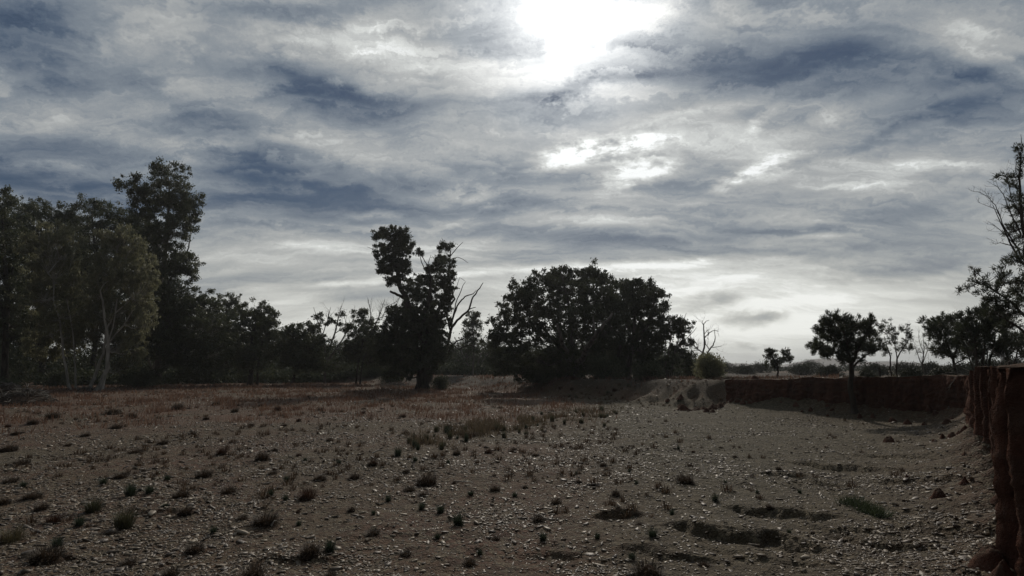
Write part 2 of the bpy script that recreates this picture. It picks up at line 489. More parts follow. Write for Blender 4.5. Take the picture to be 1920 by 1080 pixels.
# ------------------------------------------------------------------ the ground
def ground_material():
    m, t, b = material('creek_ground', 0.88, 0.25)
    p = pos(t)
    at_ = t.n.new('ShaderNodeAttribute'); at_.attribute_name = 'soil'
    red, grav, grass = t.sep(at_.outputs['Color'])
    n_big = t.noise(p, 0.35, 5, 0.6)
    n_mid = t.noise(p, 2.2, 6, 0.65)
    n_fine = t.noise(p, 14.0, 4, 0.7)
    vor = t.n.new('ShaderNodeTexVoronoi'); t.l.new(p, vor.inputs['Vector']); vor.inputs['Scale'].default_value = 9.0
    vor2 = t.n.new('ShaderNodeTexVoronoi'); t.l.new(p, vor2.inputs['Vector']); vor2.inputs['Scale'].default_value = 26.0
    pebble = t.sep(vor.outputs['Color'])[0]
    pebble2 = t.sep(vor2.outputs['Color'])[1]
    brown = t.mix(t.maprange(n_mid, .3, .7), (.056, .039, .021), (.124, .089, .048))
    redc = t.mix(t.maprange(n_mid, .3, .7), (.075, .036, .022), (.145, .074, .044))
    grey = t.mix(t.maprange(n_mid, .3, .7), (.055, .046, .027), (.108, .092, .054))
    c = t.mix(t.math('MULTIPLY', red, t.maprange(n_big, .3, .6, .45, 1.0)), brown, redc)
    c = t.mix(grav, c, grey)
    stone = t.mix(pebble2, (.036, .028, .019), (.26, .21, .135))
    c = t.mix(t.math('MULTIPLY', t.maprange(pebble, .3, .85), 0.8), c, stone)
    dry = t.mix(n_fine, (.110, .058, .036), (.175, .102, .066))
    c = t.mix(t.math('MULTIPLY', grass, 0.8), c, dry)
    c = t.mix(t.maprange(n_fine, .3, .8, .0, .45), c, (.05, .042, .034))
    litter = t.math('MULTIPLY', at_.outputs['Alpha'], t.maprange(n_mid, .30, .60, .45, 1.0))
    c = t.mix(litter, c, t.mix(n_fine, (.026, .020, .014), (.070, .052, .036)))
    t.l.new(c, b.inputs['Base Color'])
    h = t.math('ADD', t.math('MULTIPLY', vor.outputs['Distance'], -0.5), t.math('MULTIPLY', n_fine, 0.6))
    h = t.math('ADD', h, t.math('MULTIPLY', vor2.outputs['Distance'], -0.35))
    bump(t, b, h, 1.0, 0.09)
    return m


M_GROUND = ground_material()
A_DENSE = R(50)
ang_dense = np.linspace(-A_DENSE, A_DENSE, 1000)
ang_rest = np.linspace(A_DENSE, 2 * math.pi - A_DENSE, 90)[1:-1]
angs = np.concatenate([ang_dense, ang_rest])
rs = np.concatenate([np.linspace(0.5, 6, 12), np.geomspace(6.15, 34, 430), np.geomspace(34.3, 150, 190), np.geomspace(153, 1500, 70), np.linspace(1540, 2700, 40), np.geomspace(2900, 9000, 8)])
NA, NR = len(angs), len(rs)
GX = rs[:, None] * np.sin(angs)[None, :]
GY = rs[:, None] * np.cos(angs)[None, :]
GZ = terrain(GX, GY)
verts = np.stack([GX, GY, GZ], -1).reshape(-1, 3)
verts = np.concatenate([verts, [[0, 0, float(GZ[0].mean())]]])
i, j = np.meshgrid(np.arange(NR - 1), np.arange(NA), indexing='ij')
j2 = (j + 1) % NA
quads = np.stack([i * NA + j, i * NA + j2, (i + 1) * NA + j2, (i + 1) * NA + j], -1)[:, :, ::-1].reshape(-1)
capj = np.arange(NA)
tris = np.stack([np.full(NA, NR * NA), (capj + 1) % NA, capj], -1).reshape(-1)
lt = np.concatenate([np.full((NR - 1) * NA, 4), np.full(NA, 3)])
me = mesh_np('ground', verts, np.concatenate([quads, tris]), lt, M_GROUND, True)


def soil(x, y):
    """red soil, gravel and dry grass amounts"""
    s, st, wd, tp, par = edge_info(x.ravel(), y.ravel())
    s = s.reshape(x.shape); par = par.reshape(x.shape)
    n = fbm(x, y, 5, 4, 21)
    n2 = fbm(x, y, 1.8, 4, 22)
    # gravel bar: right of a line from under the camera towards the far bank
    line = x - (1.2 + (y - 8) * 0.115)
    grav = smooth((line + n * 2.5) / 3.0 + 0.1)
    grav = np.maximum(grav, smooth((fbm(x, y, 9, 3, 25) - 0.15) / 0.3) * 0.6)
    wallfoot = smooth((par - 10) / 2) * np.exp(-np.abs(s) / 3.0)
    grav = grav * (1 - 0.9 * wallfoot)
    red = smooth(0.45 + n * 0.9 - x / 60) * (1 - grav * 0.8) + wallfoot * 0.9
    band = smooth((y - 30 - 0.3 * x + n * 8) / 14)
    grass = band * smooth((8 - x) / 6) * smooth(0.6 + n2)
    grass = np.maximum(grass, smooth((s + 1) / 3) * smooth(0.4 + n2) * 0.7)
    red = red * (1 - smooth((s - 2) / 6) * .7); grav = grav * (1 - smooth((s + 1) / 3))
    litter = smooth((s + n * 3 - 0.5) / 4) * (1 - smooth((np.hypot(x, y) - 150) / 60)) * (1 - smooth((par - 8.6) / .8))
    return np.clip(np.stack([red, grav, grass, litter], -1), 0, 1)


so_ = soil(GX, GY).reshape(-1, 4)
so_ = np.concatenate([so_, [[.5, .3, 0, 1]]])
att = me.color_attributes.new('soil', 'FLOAT_COLOR', 'POINT')
att.data.foreach_set('color', so_.astype(np.float32).ravel())
ground = tag(link('ground', me), kind='structure')

# ------------------------------------------------------------------ the cut bank
def bank_material():
    m, t, b = material('red_bank_earth', 0.95, 0.08)
    p = pos(t)
    n1 = t.noise(t.mapping(p, scale=(1, 1, 0.12)), 2.2, 6, 0.65)
    n2 = t.noise(t.mapping(p, scale=(.3, .3, 2.0)), 1.3, 5, 0.6)
    n3 = t.noise(p, 9, 5, 0.7)
    c = t.mix(t.maprange(n1, .32, .68), (.072, .033, .023), (.145, .066, .044))
    c = t.mix(t.maprange(n2, .45, .7, 0, .6), c, (.11, .072, .054))
    c = t.mix(t.maprange(n3, .4, .8, 0, .5), c, (.055, .030, .022))
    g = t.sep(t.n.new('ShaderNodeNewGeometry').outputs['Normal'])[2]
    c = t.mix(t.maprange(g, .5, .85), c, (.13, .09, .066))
    t.l.new(c, b.inputs['Base Color'])
    n4 = t.noise(p, 28, 5, .7)
    bump(t, b, t.math('ADD', t.math('ADD', n3, n1), t.math('MULTIPLY', n4, 0.5)), 1.0, 0.10)
    return m


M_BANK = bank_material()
pts = []
for k in range(WALL0, WALL1):
    a, c_ = EDGE[k], EDGE[k + 1]
    L = math.hypot(c_[0] - a[0], c_[1] - a[1])
    n = max(2, int(L / 0.075))
    for q in range(n):
        f_ = q / n
        pts.append([a[u] + (c_[u] - a[u]) * f_ for u in range(5)])
pts = np.array(pts)
for _ in range(3):                                  # round the corners of the plan
    pts[1:-1, :2] = (pts[:-2, :2] + pts[1:-1, :2] * 2 + pts[2:, :2]) / 4
tan = np.gradient(pts[:, :2], axis=0)
tan /= np.linalg.norm(tan, axis=1)[:, None]
nout = np.stack([tan[:, 1], -tan[:, 0]], -1)          # towards the bed
arc = np.concatenate([[0], np.cumsum(np.hypot(*np.diff(pts[:, :2], axis=0).T))])
cols = []
NU = 56
for q in range(NU + 7):
    if q <= NU:
        f_ = q / NU
        lip = smooth((f_ - 0.9) / 0.1)
        off = 0.30 * (1 - f_) ** 2.2 + 0.04 * math.sin(f_ * 3.1) - 0.07 * lip
        zf = f_
    else:
        off = -0.07 - [0.12, 0.3, 0.6, 1.0, 1.5, 2.2][q - NU - 1]
        zf = 1.0
    zlip = pts[:, 4] * 1.0 + 0.05 + fbm(arc, arc * 0 + 3, 1.7, 5, 31, .65) * 0.16 + fbm(arc, arc * 0, 6.0, 2, 32) * 0.10
    zz = -0.25 + (zlip + 0.25) * zf
    groove = fbm(arc + 0.25 * np.sin(zz * 1.7), zz * 0.14, 0.7, 5, 33, 0.68) * 0.15 + fbm(arc, zz * 0.9, 0.3, 4, 34, .7) * 0.07
    groove += fbm(arc, zz * 0.1, 3.2, 2, 35) * 0.28 + fbm(arc + 9, zz * .8, 0.16, 3, 38) * .05 + fbm(arc + 9, zz, 1.1, 3, 39) * .16
    groove -= np.abs(fbm(arc * 1.0, zz * .8 + 7, 0.22, 3, 44, .6)) * .16
    groove = groove * (1 - 0.50 * smooth((arc - arc[-1] * .42) / 3))
    rill = np.maximum(0, fbm(arc, zz * 0.05, 0.6, 2, 36) - 0.25) * 0.3
    amp = (0.5 + 0.6 * math.sin(min(zf, 1) * math.pi)) if q <= NU else 0.45
    if q > NU + 2: amp *= 0.2
    o_ = off + groove * amp - rill * amp
    xx, yy = pts[:, 0] + nout[:, 0] * o_, pts[:, 1] + nout[:, 1] * o_
    if q > NU:
        zz = zlip - [0.0, 0.0, 0.01, 0.03, 0.10, 0.35][q - NU - 1] + fbm(xx, yy, 0.5, 3, 37) * 0.03
    cols.append(np.stack([xx, yy, zz], -1))
V = np.stack(cols, 1)
nA, nB = V.shape[:2]
i, j = np.meshgrid(np.arange(nA - 1), np.arange(nB - 1), indexing='ij')
q4 = np.stack([i * nB + j, (i + 1) * nB + j, (i + 1) * nB + j + 1, i * nB + j + 1], -1).reshape(-1)
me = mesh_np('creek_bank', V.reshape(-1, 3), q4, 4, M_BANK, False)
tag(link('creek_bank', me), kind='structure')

# ------------------------------------------------------------------ trees
def tubes(lines, sides=6):
    """tapered tubes from a list of (points Nx3, radii N)"""
    VV, FF, off = [], [], 0
    ca = np.cos(np.arange(20) * 2 * math.pi / 1)
    for P, r in lines:
        P = np.asarray(P, float); r = np.asarray(r, float)
        n = len(P)
        k = sides if r.max() > 0.05 else (4 if r.max() > 0.02 else 3)
        t = np.gradient(P, axis=0)
        t /= np.linalg.norm(t, axis=1)[:, None] + 1e-9
        ref = np.array([0.31, 0.95, 0.1]) if abs(t[:, 1]).mean() < 0.8 else np.array([1.0, 0.1, 0.2])
        u = np.cross(t, ref); u /= np.linalg.norm(u, axis=1)[:, None] + 1e-9
        v = np.cross(t, u)
        a = np.arange(k) * 2 * math.pi / k
        ring = P[:, None, :] + r[:, None, None] * (np.cos(a)[None, :, None] * u[:, None, :] + np.sin(a)[None, :, None] * v[:, None, :])
        VV.append(ring.reshape(-1, 3))
        i, j = np.meshgrid(np.arange(n - 1), np.arange(k), indexing='ij')
        j2 = (j + 1) % k
        FF.append((np.stack([i * k + j, i * k + j2, (i + 1) * k + j2, (i + 1) * k + j], -1).reshape(-1, 4) + off))
        off += n * k
    return np.concatenate(VV), np.concatenate(FF).reshape(-1)


def wiggly(a, b, n, amp, sag=0.0):
    """points from a to b with a bend and small kinks"""
    a, b = np.asarray(a, float), np.asarray(b, float)
    t = np.linspace(0, 1, n)[:, None]
    L = np.linalg.norm(b - a)
    off = RNG.normal(size=(3,)) * amp * L
    P = a + (b - a) * t + off * np.sin(t * math.pi) * 0.6
    P[1:-1] += RNG.normal(size=(n - 2, 3)) * amp * L * 0.28
    P[:, 2:3] += sag * L * np.sin(t * math.pi)
    return P


def leaf_quads(C, L, Wd, droop, up=False, outdir=None):
    """one pointed leaf (4 corners) per centre; L, Wd arrays"""
    n = len(C)
    d_ = RNG.normal(size=(n, 3))
    d_ /= np.linalg.norm(d_, axis=1)[:, None]
    if outdir is not None: d_ = d_ * 0.55 + outdir * 0.9
    d_[:, 2] += (0.75 if up else -1.0) * droop
    d_ /= np.linalg.norm(d_, axis=1)[:, None] + 1e-9
    s_ = np.cross(d_, RNG.normal(size=(n, 3)))
    s_ /= np.linalg.norm(s_, axis=1)[:, None] + 1e-9
    L = L[:, None]; Wd = Wd[:, None]
    a = C - d_ * L * 0.5
    b = C + s_ * Wd * 0.5 - d_ * L * 0.05
    c = C + d_ * L * 0.5
    e = C - s_ * Wd * 0.5 - d_ * L * 0.05
    return np.stack([a, b, c, e], 1).reshape(-1, 3)


def bare_branch(lines, p, d, length, r, level, up=0.15, spread=0.75):
    """a dead, forking branch"""
    n = 6
    P = [np.array(p, float)]
    d = np.array(d, float); d /= np.linalg.norm(d)
    for q in range(n):
        d = d + RNG.normal(size=3) * 0.20 + np.array([0, 0, up * 0.4])
        d /= np.linalg.norm(d)
        P.append(P[-1] + d * length / n)
    P = np.array(P)
    lines.append((P, np.linspace(r, r * 0.35, n + 1)))
    if level > 0:
        for q in range(random.choice((2, 3, 3))):
            k = random.choice((2, 3, 4, 5))
            dd = d + RNG.normal(size=3) * spread
            dd[2] += up
            bare_branch(lines, P[k], dd, length * random.uniform(.45, .7), r * 0.55, level - 1, up, spread)


def px_line(pts_, Y, base, jitter=0.0):
    """polyline through photo pixels at forward distance Y; (px, py, radius_px[, dY])"""
    out, rad = [], []
    for p in pts_:
        w = at(p[0], 690 if p[1] > 9000 else p[1], Y + (p[3] if len(p) > 3 else 0.0))
        out.append(np.array(w) - base); rad.append(p[2] * Y / F)
    out = np.array(out)
    # resample with little kinks
    m = 3
    P, Q = [], []
    for k in range(len(out) - 1):
        for q in range(m):
            f_ = q / m
            e = out[k] + (out[k + 1] - out[k]) * f_
            if k + q > 0: e = e + RNG.normal(size=3) * rad[k] * 0.35
            P.append(e); Q.append(rad[k] + (rad[k + 1] - rad[k]) * f_)
    P.append(out[-1]); Q.append(rad[-1])
    return np.array(P), np.array(Q)


def tree(name, label, cat, base_px, Y, lobes, stems, leaf=None, bark=None, group=None, clump=0.75, leafL=0.34, leafW=0.13,
         per=95, droop=0.7, style='gum', density=1.0, dead=(), twigs=0, stem_dy=0.0, depth=1.0, limb=1.0, dead_mat=None):
    """lobes: (px, py, rx, ry[, dY]) in photo pixels at distance Y; stems: polylines of (px, py or None, radius px[, dY])"""
    bx = at(base_px, 690, Y).x
    bz = ground_z(bx, Y)
    base = np.array([bx, Y, bz - 0.12])
    s = Y / F
    root = link(name, None, loc=tuple(base))
    root.empty_display_size = 0.5
    tag(root, label, cat, group)
    wood = []
    nodes = []
    for st in stems:
        P, Q = px_line([(p[0], p[1], p[2]) + ((p[3],) if len(p) > 3 else ()) for p in st], Y + stem_dy, base)
        if st[0][1] >= 9000:                            # rooted: drop the first point to the ground
            P[0] = np.array([P[0][0], P[0][1], ground_z(P[0][0] + base[0], P[0][1] + base[1]) - base[2] - 0.1])
            m_ = 3
            for q in range(1, m_): P[q] = P[0] + (P[m_] - P[0]) * q / m_ + RNG.normal(size=3) * Q[q] * 0.25
            Q[0] *= 1.35
        wood.append((P, Q))
        nodes += list(zip(P, Q))
    leaves, LL, outd = [], [], []
    width = max([abs(l[0] - base_px) + l[2] for l in lobes], default=1) * s
    for l in lobes:
        px, py, rx, ry = l[:4]
        if style == 'gum' and Y < 110: rx, ry = rx * 1.14, ry * 1.12
        elif style == 'feather': rx, ry = rx * 1.08, ry * 1.12
        if len(l) > 4: dY = l[4]
        else:
            k = max(0.0, 1 - (abs(px - base_px) * s / (width + 1e-6)) ** 2) ** 0.5
            dY = random.uniform(-0.55, 0.55) * width * k * depth
        c = np.array(at(px, py, Y + dY)) - base
        Rx, Rz = rx * s, ry * s
        Ry = (Rx * 0.7 + Rz * 0.3) * min(1.0, 0.5 + depth)
        # limb from the nearest lower part of the skeleton
        best, bq = None, 1e9
        for P_, r_ in nodes:
            dist = np.linalg.norm(P_ - c) + max(0, P_[2] - c[2] + 0.2 * Rz) * 2.5
            if dist < bq: best, bq = (P_, r_), dist
        if best is None: best = (np.array([0, 0, 0.0]), 0.1)
        r0 = min(best[1] * 0.75, 0.035 * (Rx + Rz) * 0.5 * limb + 0.03)
        inner = c - np.array([0, 0, Rz * 0.35])
        P = wiggly(best[0], inner, 7, 0.10, -0.04)
        wood.append((P, np.linspace(r0, r0 * 0.5, 7)))
        nodes_l = [(p, r0 * (1 - 0.5 * q / 6)) for q, p in enumerate(P)][2:]
        nodes += nodes_l[::2]
        ncl = max(3, int(density * (1.85 if style == 'gum' else 1.75) * (Rx * Rz + Rx * Ry + Ry * Rz) / (clump * clump)))
        u = RNG.normal(size=(ncl, 3)); u /= np.linalg.norm(u, axis=1)[:, None]
        rad = RNG.uniform(0.12, 1.2, ncl) ** 0.6
        CC = c + u * rad[:, None] * np.array([Rx, Ry, Rz]) + RNG.normal(size=(ncl, 3)) * clump * 0.15
        CC += RNG.normal(size=(ncl, 3)) * clump * (0.30 if style == 'gum' else 0.1)
        if style == 'feather': CC[:, 2] += np.abs(RNG.normal(size=ncl)) * Rz * 0.12
        for q in range(ncl):
            p0, rr = nodes_l[RNG.integers(0, len(nodes_l))]
            wood.append((wiggly(p0, CC[q], 5, 0.12, 0.03), np.linspace(max(0.014, rr * 0.32), 0.008, 5)))
        cs_ = clump * RNG.uniform(0.4, 1.1, ncl) * (0.88 if style == 'gum' else 1.0)
        cnt = (per * (1.25 if style == 'gum' else 1.1) * (cs_ / clump) ** 1.6 * RNG.uniform(0.6, 1.2, ncl)).astype(int) + 4
        idx = np.repeat(np.arange(ncl), cnt)
        if style == 'feather':
            w = RNG.normal(size=(len(idx), 3)); w /= np.linalg.norm(w, axis=1)[:, None]
            rr_ = RNG.uniform(0, 1, len(idx))[:, None] ** 0.7
            o_ = w * rr_ * cs_[idx][:, None] * np.array([0.8, 0.8, 0.9])
            oo = CC[idx] - c; oo /= np.linalg.norm(oo, axis=1)[:, None] + 1e-6
            leaves.append(CC[idx] + o_); outd.append(oo * 0.6 + w * 0.7)
        else:
            w = RNG.normal(size=(len(idx), 3)) * np.array([0.42, 0.42, 0.34])
            w[:, 2] -= np.abs(RNG.normal(size=len(idx))) * 0.22 * droop
            leaves.append(CC[idx] + w * cs_[idx][:, None]); outd.append(u[idx] * 0.3)
    for dl in dead:
        P, Q = px_line(dl, Y, base)
        wood.append((P, Q))
        if twigs:
            for q in range(twigs * len(dl)):
                k = RNG.integers(1, len(P) - 1)
                dr = P[k + 1] - P[k - 1]; dr = dr / np.linalg.norm(dr) + RNG.normal(size=3) * 0.7 + np.array([0, 0, .2])
                bare_branch(wood, P[k], dr, RNG.uniform(9, 26) * s, max(Q[k] * 0.45, 0.25 * s), 1, 0.2, 0.6)
    V_, F_ = tubes(wood, 7)
    link('trunk', mesh_np('trunk', V_, F_, 4, bark or B_DARK, True), root)
    if leaves:
        C = np.concatenate(leaves); O = np.concatenate(outd)
        n = len(C)
        k_ = 1.12 if style == 'gum' else 1.1
        Ls = leafL * k_ * RNG.uniform(0.6, 1.3, n); Ws = leafW * k_ * RNG.uniform(0.7, 1.3, n)
        V_ = leaf_quads(C, Ls, Ws, droop if style != 'feather' else 0.45, style == 'feather', O if style == 'feather' else None)
        link('crown', mesh_np('crown', V_, np.arange(len(V_), dtype=np.int32), 4, leaf or M_GUM), root)
        tree.count += n
    return root


tree.count = 0
G = 9999      # marks a stem that starts at the ground

# --- left stand
tree('gum_tree', 'tallest gum of the left stand, crown rising far above its neighbours', 'tree', 300, 88,
     [(318, 330, 34, 30), (345, 372, 26, 28), (300, 372, 32, 28), (246, 348, 28, 18), (268, 368, 18, 14), (355, 405, 18, 20), (330, 430, 30, 30), (352, 388, 22, 20), (300, 440, 38, 40), (275, 400, 30, 28),
      (320, 490, 34, 28), (345, 500, 28, 20), (358, 510, 14, 14), (290, 510, 40, 36), (300, 560, 44, 40), (320, 600, 44, 40), (250, 440, 26, 34), (270, 480, 30, 30), (280, 620, 40, 30)],
     [[(300, G, 6), (298, 640, 5), (303, 560, 4.5), (310, 480, 3.6), (315, 410, 2.6), (318, 345, 1.4)], [(303, 560, 3), (330, 505, 2), (352, 470, 1.3), (356, 450, 1)], [(308, 480, 2.4), (275, 430, 1.6), (250, 360, 1)]],
     M_GUM, B_MID, clump=0.95, per=115, droop=0.9)
tree('gum_tree', 'rounded gum with an arching top between the tallest gum and the left edge mass', 'tree', 178, 104,
     [(172, 386, 27, 18), (150, 410, 24, 24), (195, 412, 24, 26), (170, 450, 36, 34), (205, 460, 26, 34), (150, 500, 40, 40), (225, 400, 22, 22), (225, 440, 24, 28), (190, 520, 40, 40), (230, 520, 32, 34), (180, 590, 50, 40)],
     [[(178, G, 5), (176, 600, 4), (180, 500, 3), (172, 400, 1.3)], [(180, 500, 2.2), (205, 440, 1.4)], [(176, 520, 2), (220, 430, 1.2)]], M_GUM, B_DARK, clump=1.0, droop=0.8)
tree('gum_tree', 'broad flat topped gum second from the left edge, behind the pale young gums', 'tree', 82, 100,
     [(70, 392, 36, 18), (105, 400, 30, 20), (128, 412, 20, 16), (50, 420, 34, 30), (95, 440, 40, 34), (60, 480, 40, 40), (110, 500, 34, 40), (80, 550, 44, 44), (60, 620, 40, 34), (120, 600, 36, 36)],
     [[(82, G, 5), (84, 600, 4), (80, 500, 3), (75, 410, 1.4)], [(82, 520, 2), (110, 430, 1.2)]], M_GUM, B_DARK, clump=1.0)
tree('gum_tree', 'dark gum at the left edge of the photo with a bulging high crown', 'tree', 12, 82,
     [(6, 372, 22, 18), (-25, 390, 34, 30), (18, 410, 24, 28), (-10, 440, 44, 36), (28, 470, 30, 34), (0, 510, 44, 36), (30, 550, 34, 34), (-10, 580, 40, 34), (25, 620, 34, 26), (55, 600, 24, 24), (-40, 500, 50, 60)],
     [[(12, G, 6), (10, 640, 5), (12, 540, 4), (4, 400, 1.6)], [(12, 560, 2.4), (30, 480, 1.3)], [(10, 600, 2.4), (-30, 480, 1.6)]], M_GUM, B_DARK, clump=0.9)
tree('young_gum', 'olive young gum with drooping foliage and several pale leaning trunks', 'tree', 190, 74,
     [(225, 446, 40, 18), (245, 468, 36, 26), (195, 486, 34, 28), (235, 510, 46, 36), (190, 545, 42, 38), (262, 545, 30, 42), (230, 590, 44, 36), (180, 606, 34, 32), (270, 600, 20, 34), (215, 645, 34, 24), (255, 650, 22, 22), (228, 686, 18, 18), (262, 672, 14, 16)],
     [[(187, G, 4.5), (200, 690, 3.6), (205, 640, 2.6), (195, 575, 1.8), (188, 545, 1.2)], [(196, G, 2.2), (199, 680, 2), (204, 640, 1.6), (214, 600, 1.3), (220, 560, 1)],
      [(172, G, 3.2), (184, 690, 2.6), (196, 650, 2), (200, 615, 1.6), (214, 590, 1.2), (245, 560, .9)], [(202, 645, 1.6), (232, 610, 1.3), (250, 580, 1)]],
     M_OLIVE, B_PALE, clump=0.62, per=85, leafL=0.34, leafW=0.095, droop=1.4, density=0.72, stem_dy=-2.6, depth=0.6)
tree('young_gum', 'olive young gum with two slender pale stems, left of the leaning pale trunks', 'tree', 145, 76,
     [(105, 440, 40, 22), (85, 470, 36, 30), (125, 475, 30, 30), (100, 515, 44, 36), (140, 530, 28, 34), (85, 560, 38, 34), (125, 590, 36, 34), (92, 615, 30, 28), (140, 632, 22, 22), (110, 650, 24, 20), (75, 650, 22, 20)],
     [[(136, G, 2.6), (124, 690, 2.1), (117, 650, 1.7), (112, 600, 1.5), (100, 560, 1.1)], [(146, G, 1.8), (142, 695, 1.5), (139, 660, 1.2), (136, 620, 1.0), (125, 560, .8)]],
     M_OLIVE, B_PALE, clump=0.62, per=85, leafL=0.34, leafW=0.095, droop=1.4, density=0.72, stem_dy=-2.6, depth=0.6)
tree('gum_tree', 'low spreading gum with pale crossing limbs at the right foot of the tallest gum', 'tree', 286, 90,
     [(345, 566, 40, 26), (385, 572, 28, 26), (330, 600, 40, 30), (375, 612, 36, 30), (405, 610, 22, 26), (345, 650, 44, 28), (395, 660, 32, 26), (310, 650, 30, 26), (420, 650, 20, 24), (360, 690, 40, 16)],
     [[(280, G, 3), (290, 690, 2.5), (300, 660, 2), (318, 640, 1.6), (350, 622, 1.2)], [(290, G, 2), (284, 690, 1.8), (274, 650, 1.4), (275, 620, 1)], [(286, G, 2.4), (310, 680, 1.8), (330, 650, 1.4), (372, 628, 1.2)]],
     M_GUM, B_PALE, clump=0.8, per=90)
tree('gum_tree', 'small domed gum behind, rising at the end of the left stand', 'tree', 425, 106,
     [(425, 564, 20, 16), (412, 582, 18, 16), (440, 585, 14, 18), (425, 610, 28, 26), (410, 640, 30, 26), (440, 650, 24, 30), (425, 680, 30, 20)],
     [[(425, G, 3), (426, 640, 2.4), (424, 575, 1.2)]], M_GUM, B_DARK, clump=0.85)
tree('gum_tree', 'thick trunked gum with a rounded dark crown, first right of the left stand', 'tree', 473, 92,
     [(478, 582, 24, 16), (500, 594, 22, 16), (462, 602, 20, 20), (508, 612, 16, 18), (480, 618, 34, 24), (460, 645, 26, 24), (500, 640, 24, 20), (478, 665, 30, 22), (455, 680, 16, 14), (505, 660, 14, 12)],
     [[(471, G, 5), (470, 690, 4.4), (472, 650, 3.4), (480, 600, 1.6)], [(484, G, 2), (482, 690, 1.8), (492, 640, 1.3)]], M_GUM, B_DARK, clump=0.8, droop=0.9)
tree('gum_tree', 'low gum leaning on a slanted trunk, just right of the thick trunked gum', 'tree', 553, 96,
     [(548, 622, 20, 14), (575, 618, 22, 14), (560, 645, 34, 20), (540, 660, 22, 20), (590, 650, 26, 22), (565, 680, 34, 18), (600, 680, 22, 16), (532, 635, 10, 10)],
     [[(549, G, 3), (556, 695, 2.3), (558, 650, 1.5)], [(556, 695, 1.8), (580, 640, 1)]], M_GUM, B_DARK, clump=0.75)
bare_stems = [[(610, G, 2.2), (612, 670, 1.8), (604, 630, 1.2), (592, 590, .5), (588, 576, .3)], [(612, 668, 1.5), (628, 625, 1.1), (636, 590, .6), (640, 572, .3)],
              [(611, 680, 1.5), (640, 640, 1.1), (662, 600, .7), (668, 580, .3)], [(604, 630, .9), (614, 600, .6), (620, 576, .3)], [(628, 625, .8), (650, 610, .6), (645, 590, .3)]]
tree('bare_tree', 'half dead tree of fine bare branches with few leaves, third right of the left stand', 'tree', 610, 100,
     [(600, 598, 12, 9), (622, 602, 12, 8), (650, 612, 12, 9), (640, 590, 8, 7), (598, 640, 14, 12), (655, 650, 16, 16), (630, 680, 22, 16)],
     bare_stems, M_DARK, B_GREY, clump=0.55, per=42, density=0.8, dead=bare_stems[1:], twigs=4)
tree('gum_tree', 'small leafy gum close on the left side of the great dead limbed gum', 'tree', 678, 98,
     [(678, 590, 16, 10), (690, 608, 22, 14), (668, 620, 18, 14), (700, 630, 20, 18), (680, 645, 30, 20), (660, 665, 20, 16), (700, 670, 26, 20), (720, 650, 18, 20)],
     [[(668, G, 1.6), (672, 680, 1.3), (684, 620, .8)], [(676, G, 1.6), (680, 680, 1.3), (698, 630, .8)]], M_GUM, B_DARK, clump=0.7, density=0.9,
     dead=[[(690, 620, 1.0), (696, 590, .7), (690, 562, .4)], [(700, 620, 1.0), (712, 590, .7), (722, 560, .4)], [(696, 600, .7), (735, 590, .6), (750, 556, .3)], [(715, 600, .7), (725, 575, .6), (745, 565, .3)]], twigs=4)

tree('gum_tree', 'broad dark gum behind the pale stemmed young gums, filling the gap of the left stand', 'tree', 128, 118,
     [(120, 430, 34, 26), (150, 455, 34, 30), (100, 470, 36, 34), (140, 510, 44, 40), (95, 540, 40, 40), (150, 570, 44, 40), (110, 610, 44, 36), (165, 630, 36, 30), (200, 560, 34, 36)],
     [[(128, G, 4), (128, 600, 3), (126, 440, 1.4)], [(128, 560, 2), (150, 470, 1.2)]], M_DARK, B_DARK, clump=1.1)
tree('gum_tree', 'dark gum behind the broad flat topped gum, close to the left edge', 'tree', 38, 116,
     [(40, 420, 30, 26), (20, 450, 34, 34), (60, 460, 30, 34), (35, 510, 44, 40), (15, 570, 40, 40), (60, 590, 40, 36), (30, 630, 40, 24)],
     [[(38, G, 4), (38, 600, 3), (36, 440, 1.4)], [(38, 560, 2), (60, 470, 1.2)]], M_DARK, B_DARK, clump=1.1)
tree('gum_tree', 'dark gum directly behind the trunk of the tallest gum', 'tree', 262, 116,
     [(262, 420, 26, 24), (285, 450, 30, 34), (250, 480, 32, 34), (290, 520, 36, 36), (262, 560, 36, 36), (310, 590, 30, 34), (280, 620, 40, 30)],
     [[(262, G, 4), (264, 600, 3), (266, 440, 1.4)], [(264, 560, 2), (290, 470, 1.2)]], M_DARK, B_DARK, clump=1.1)

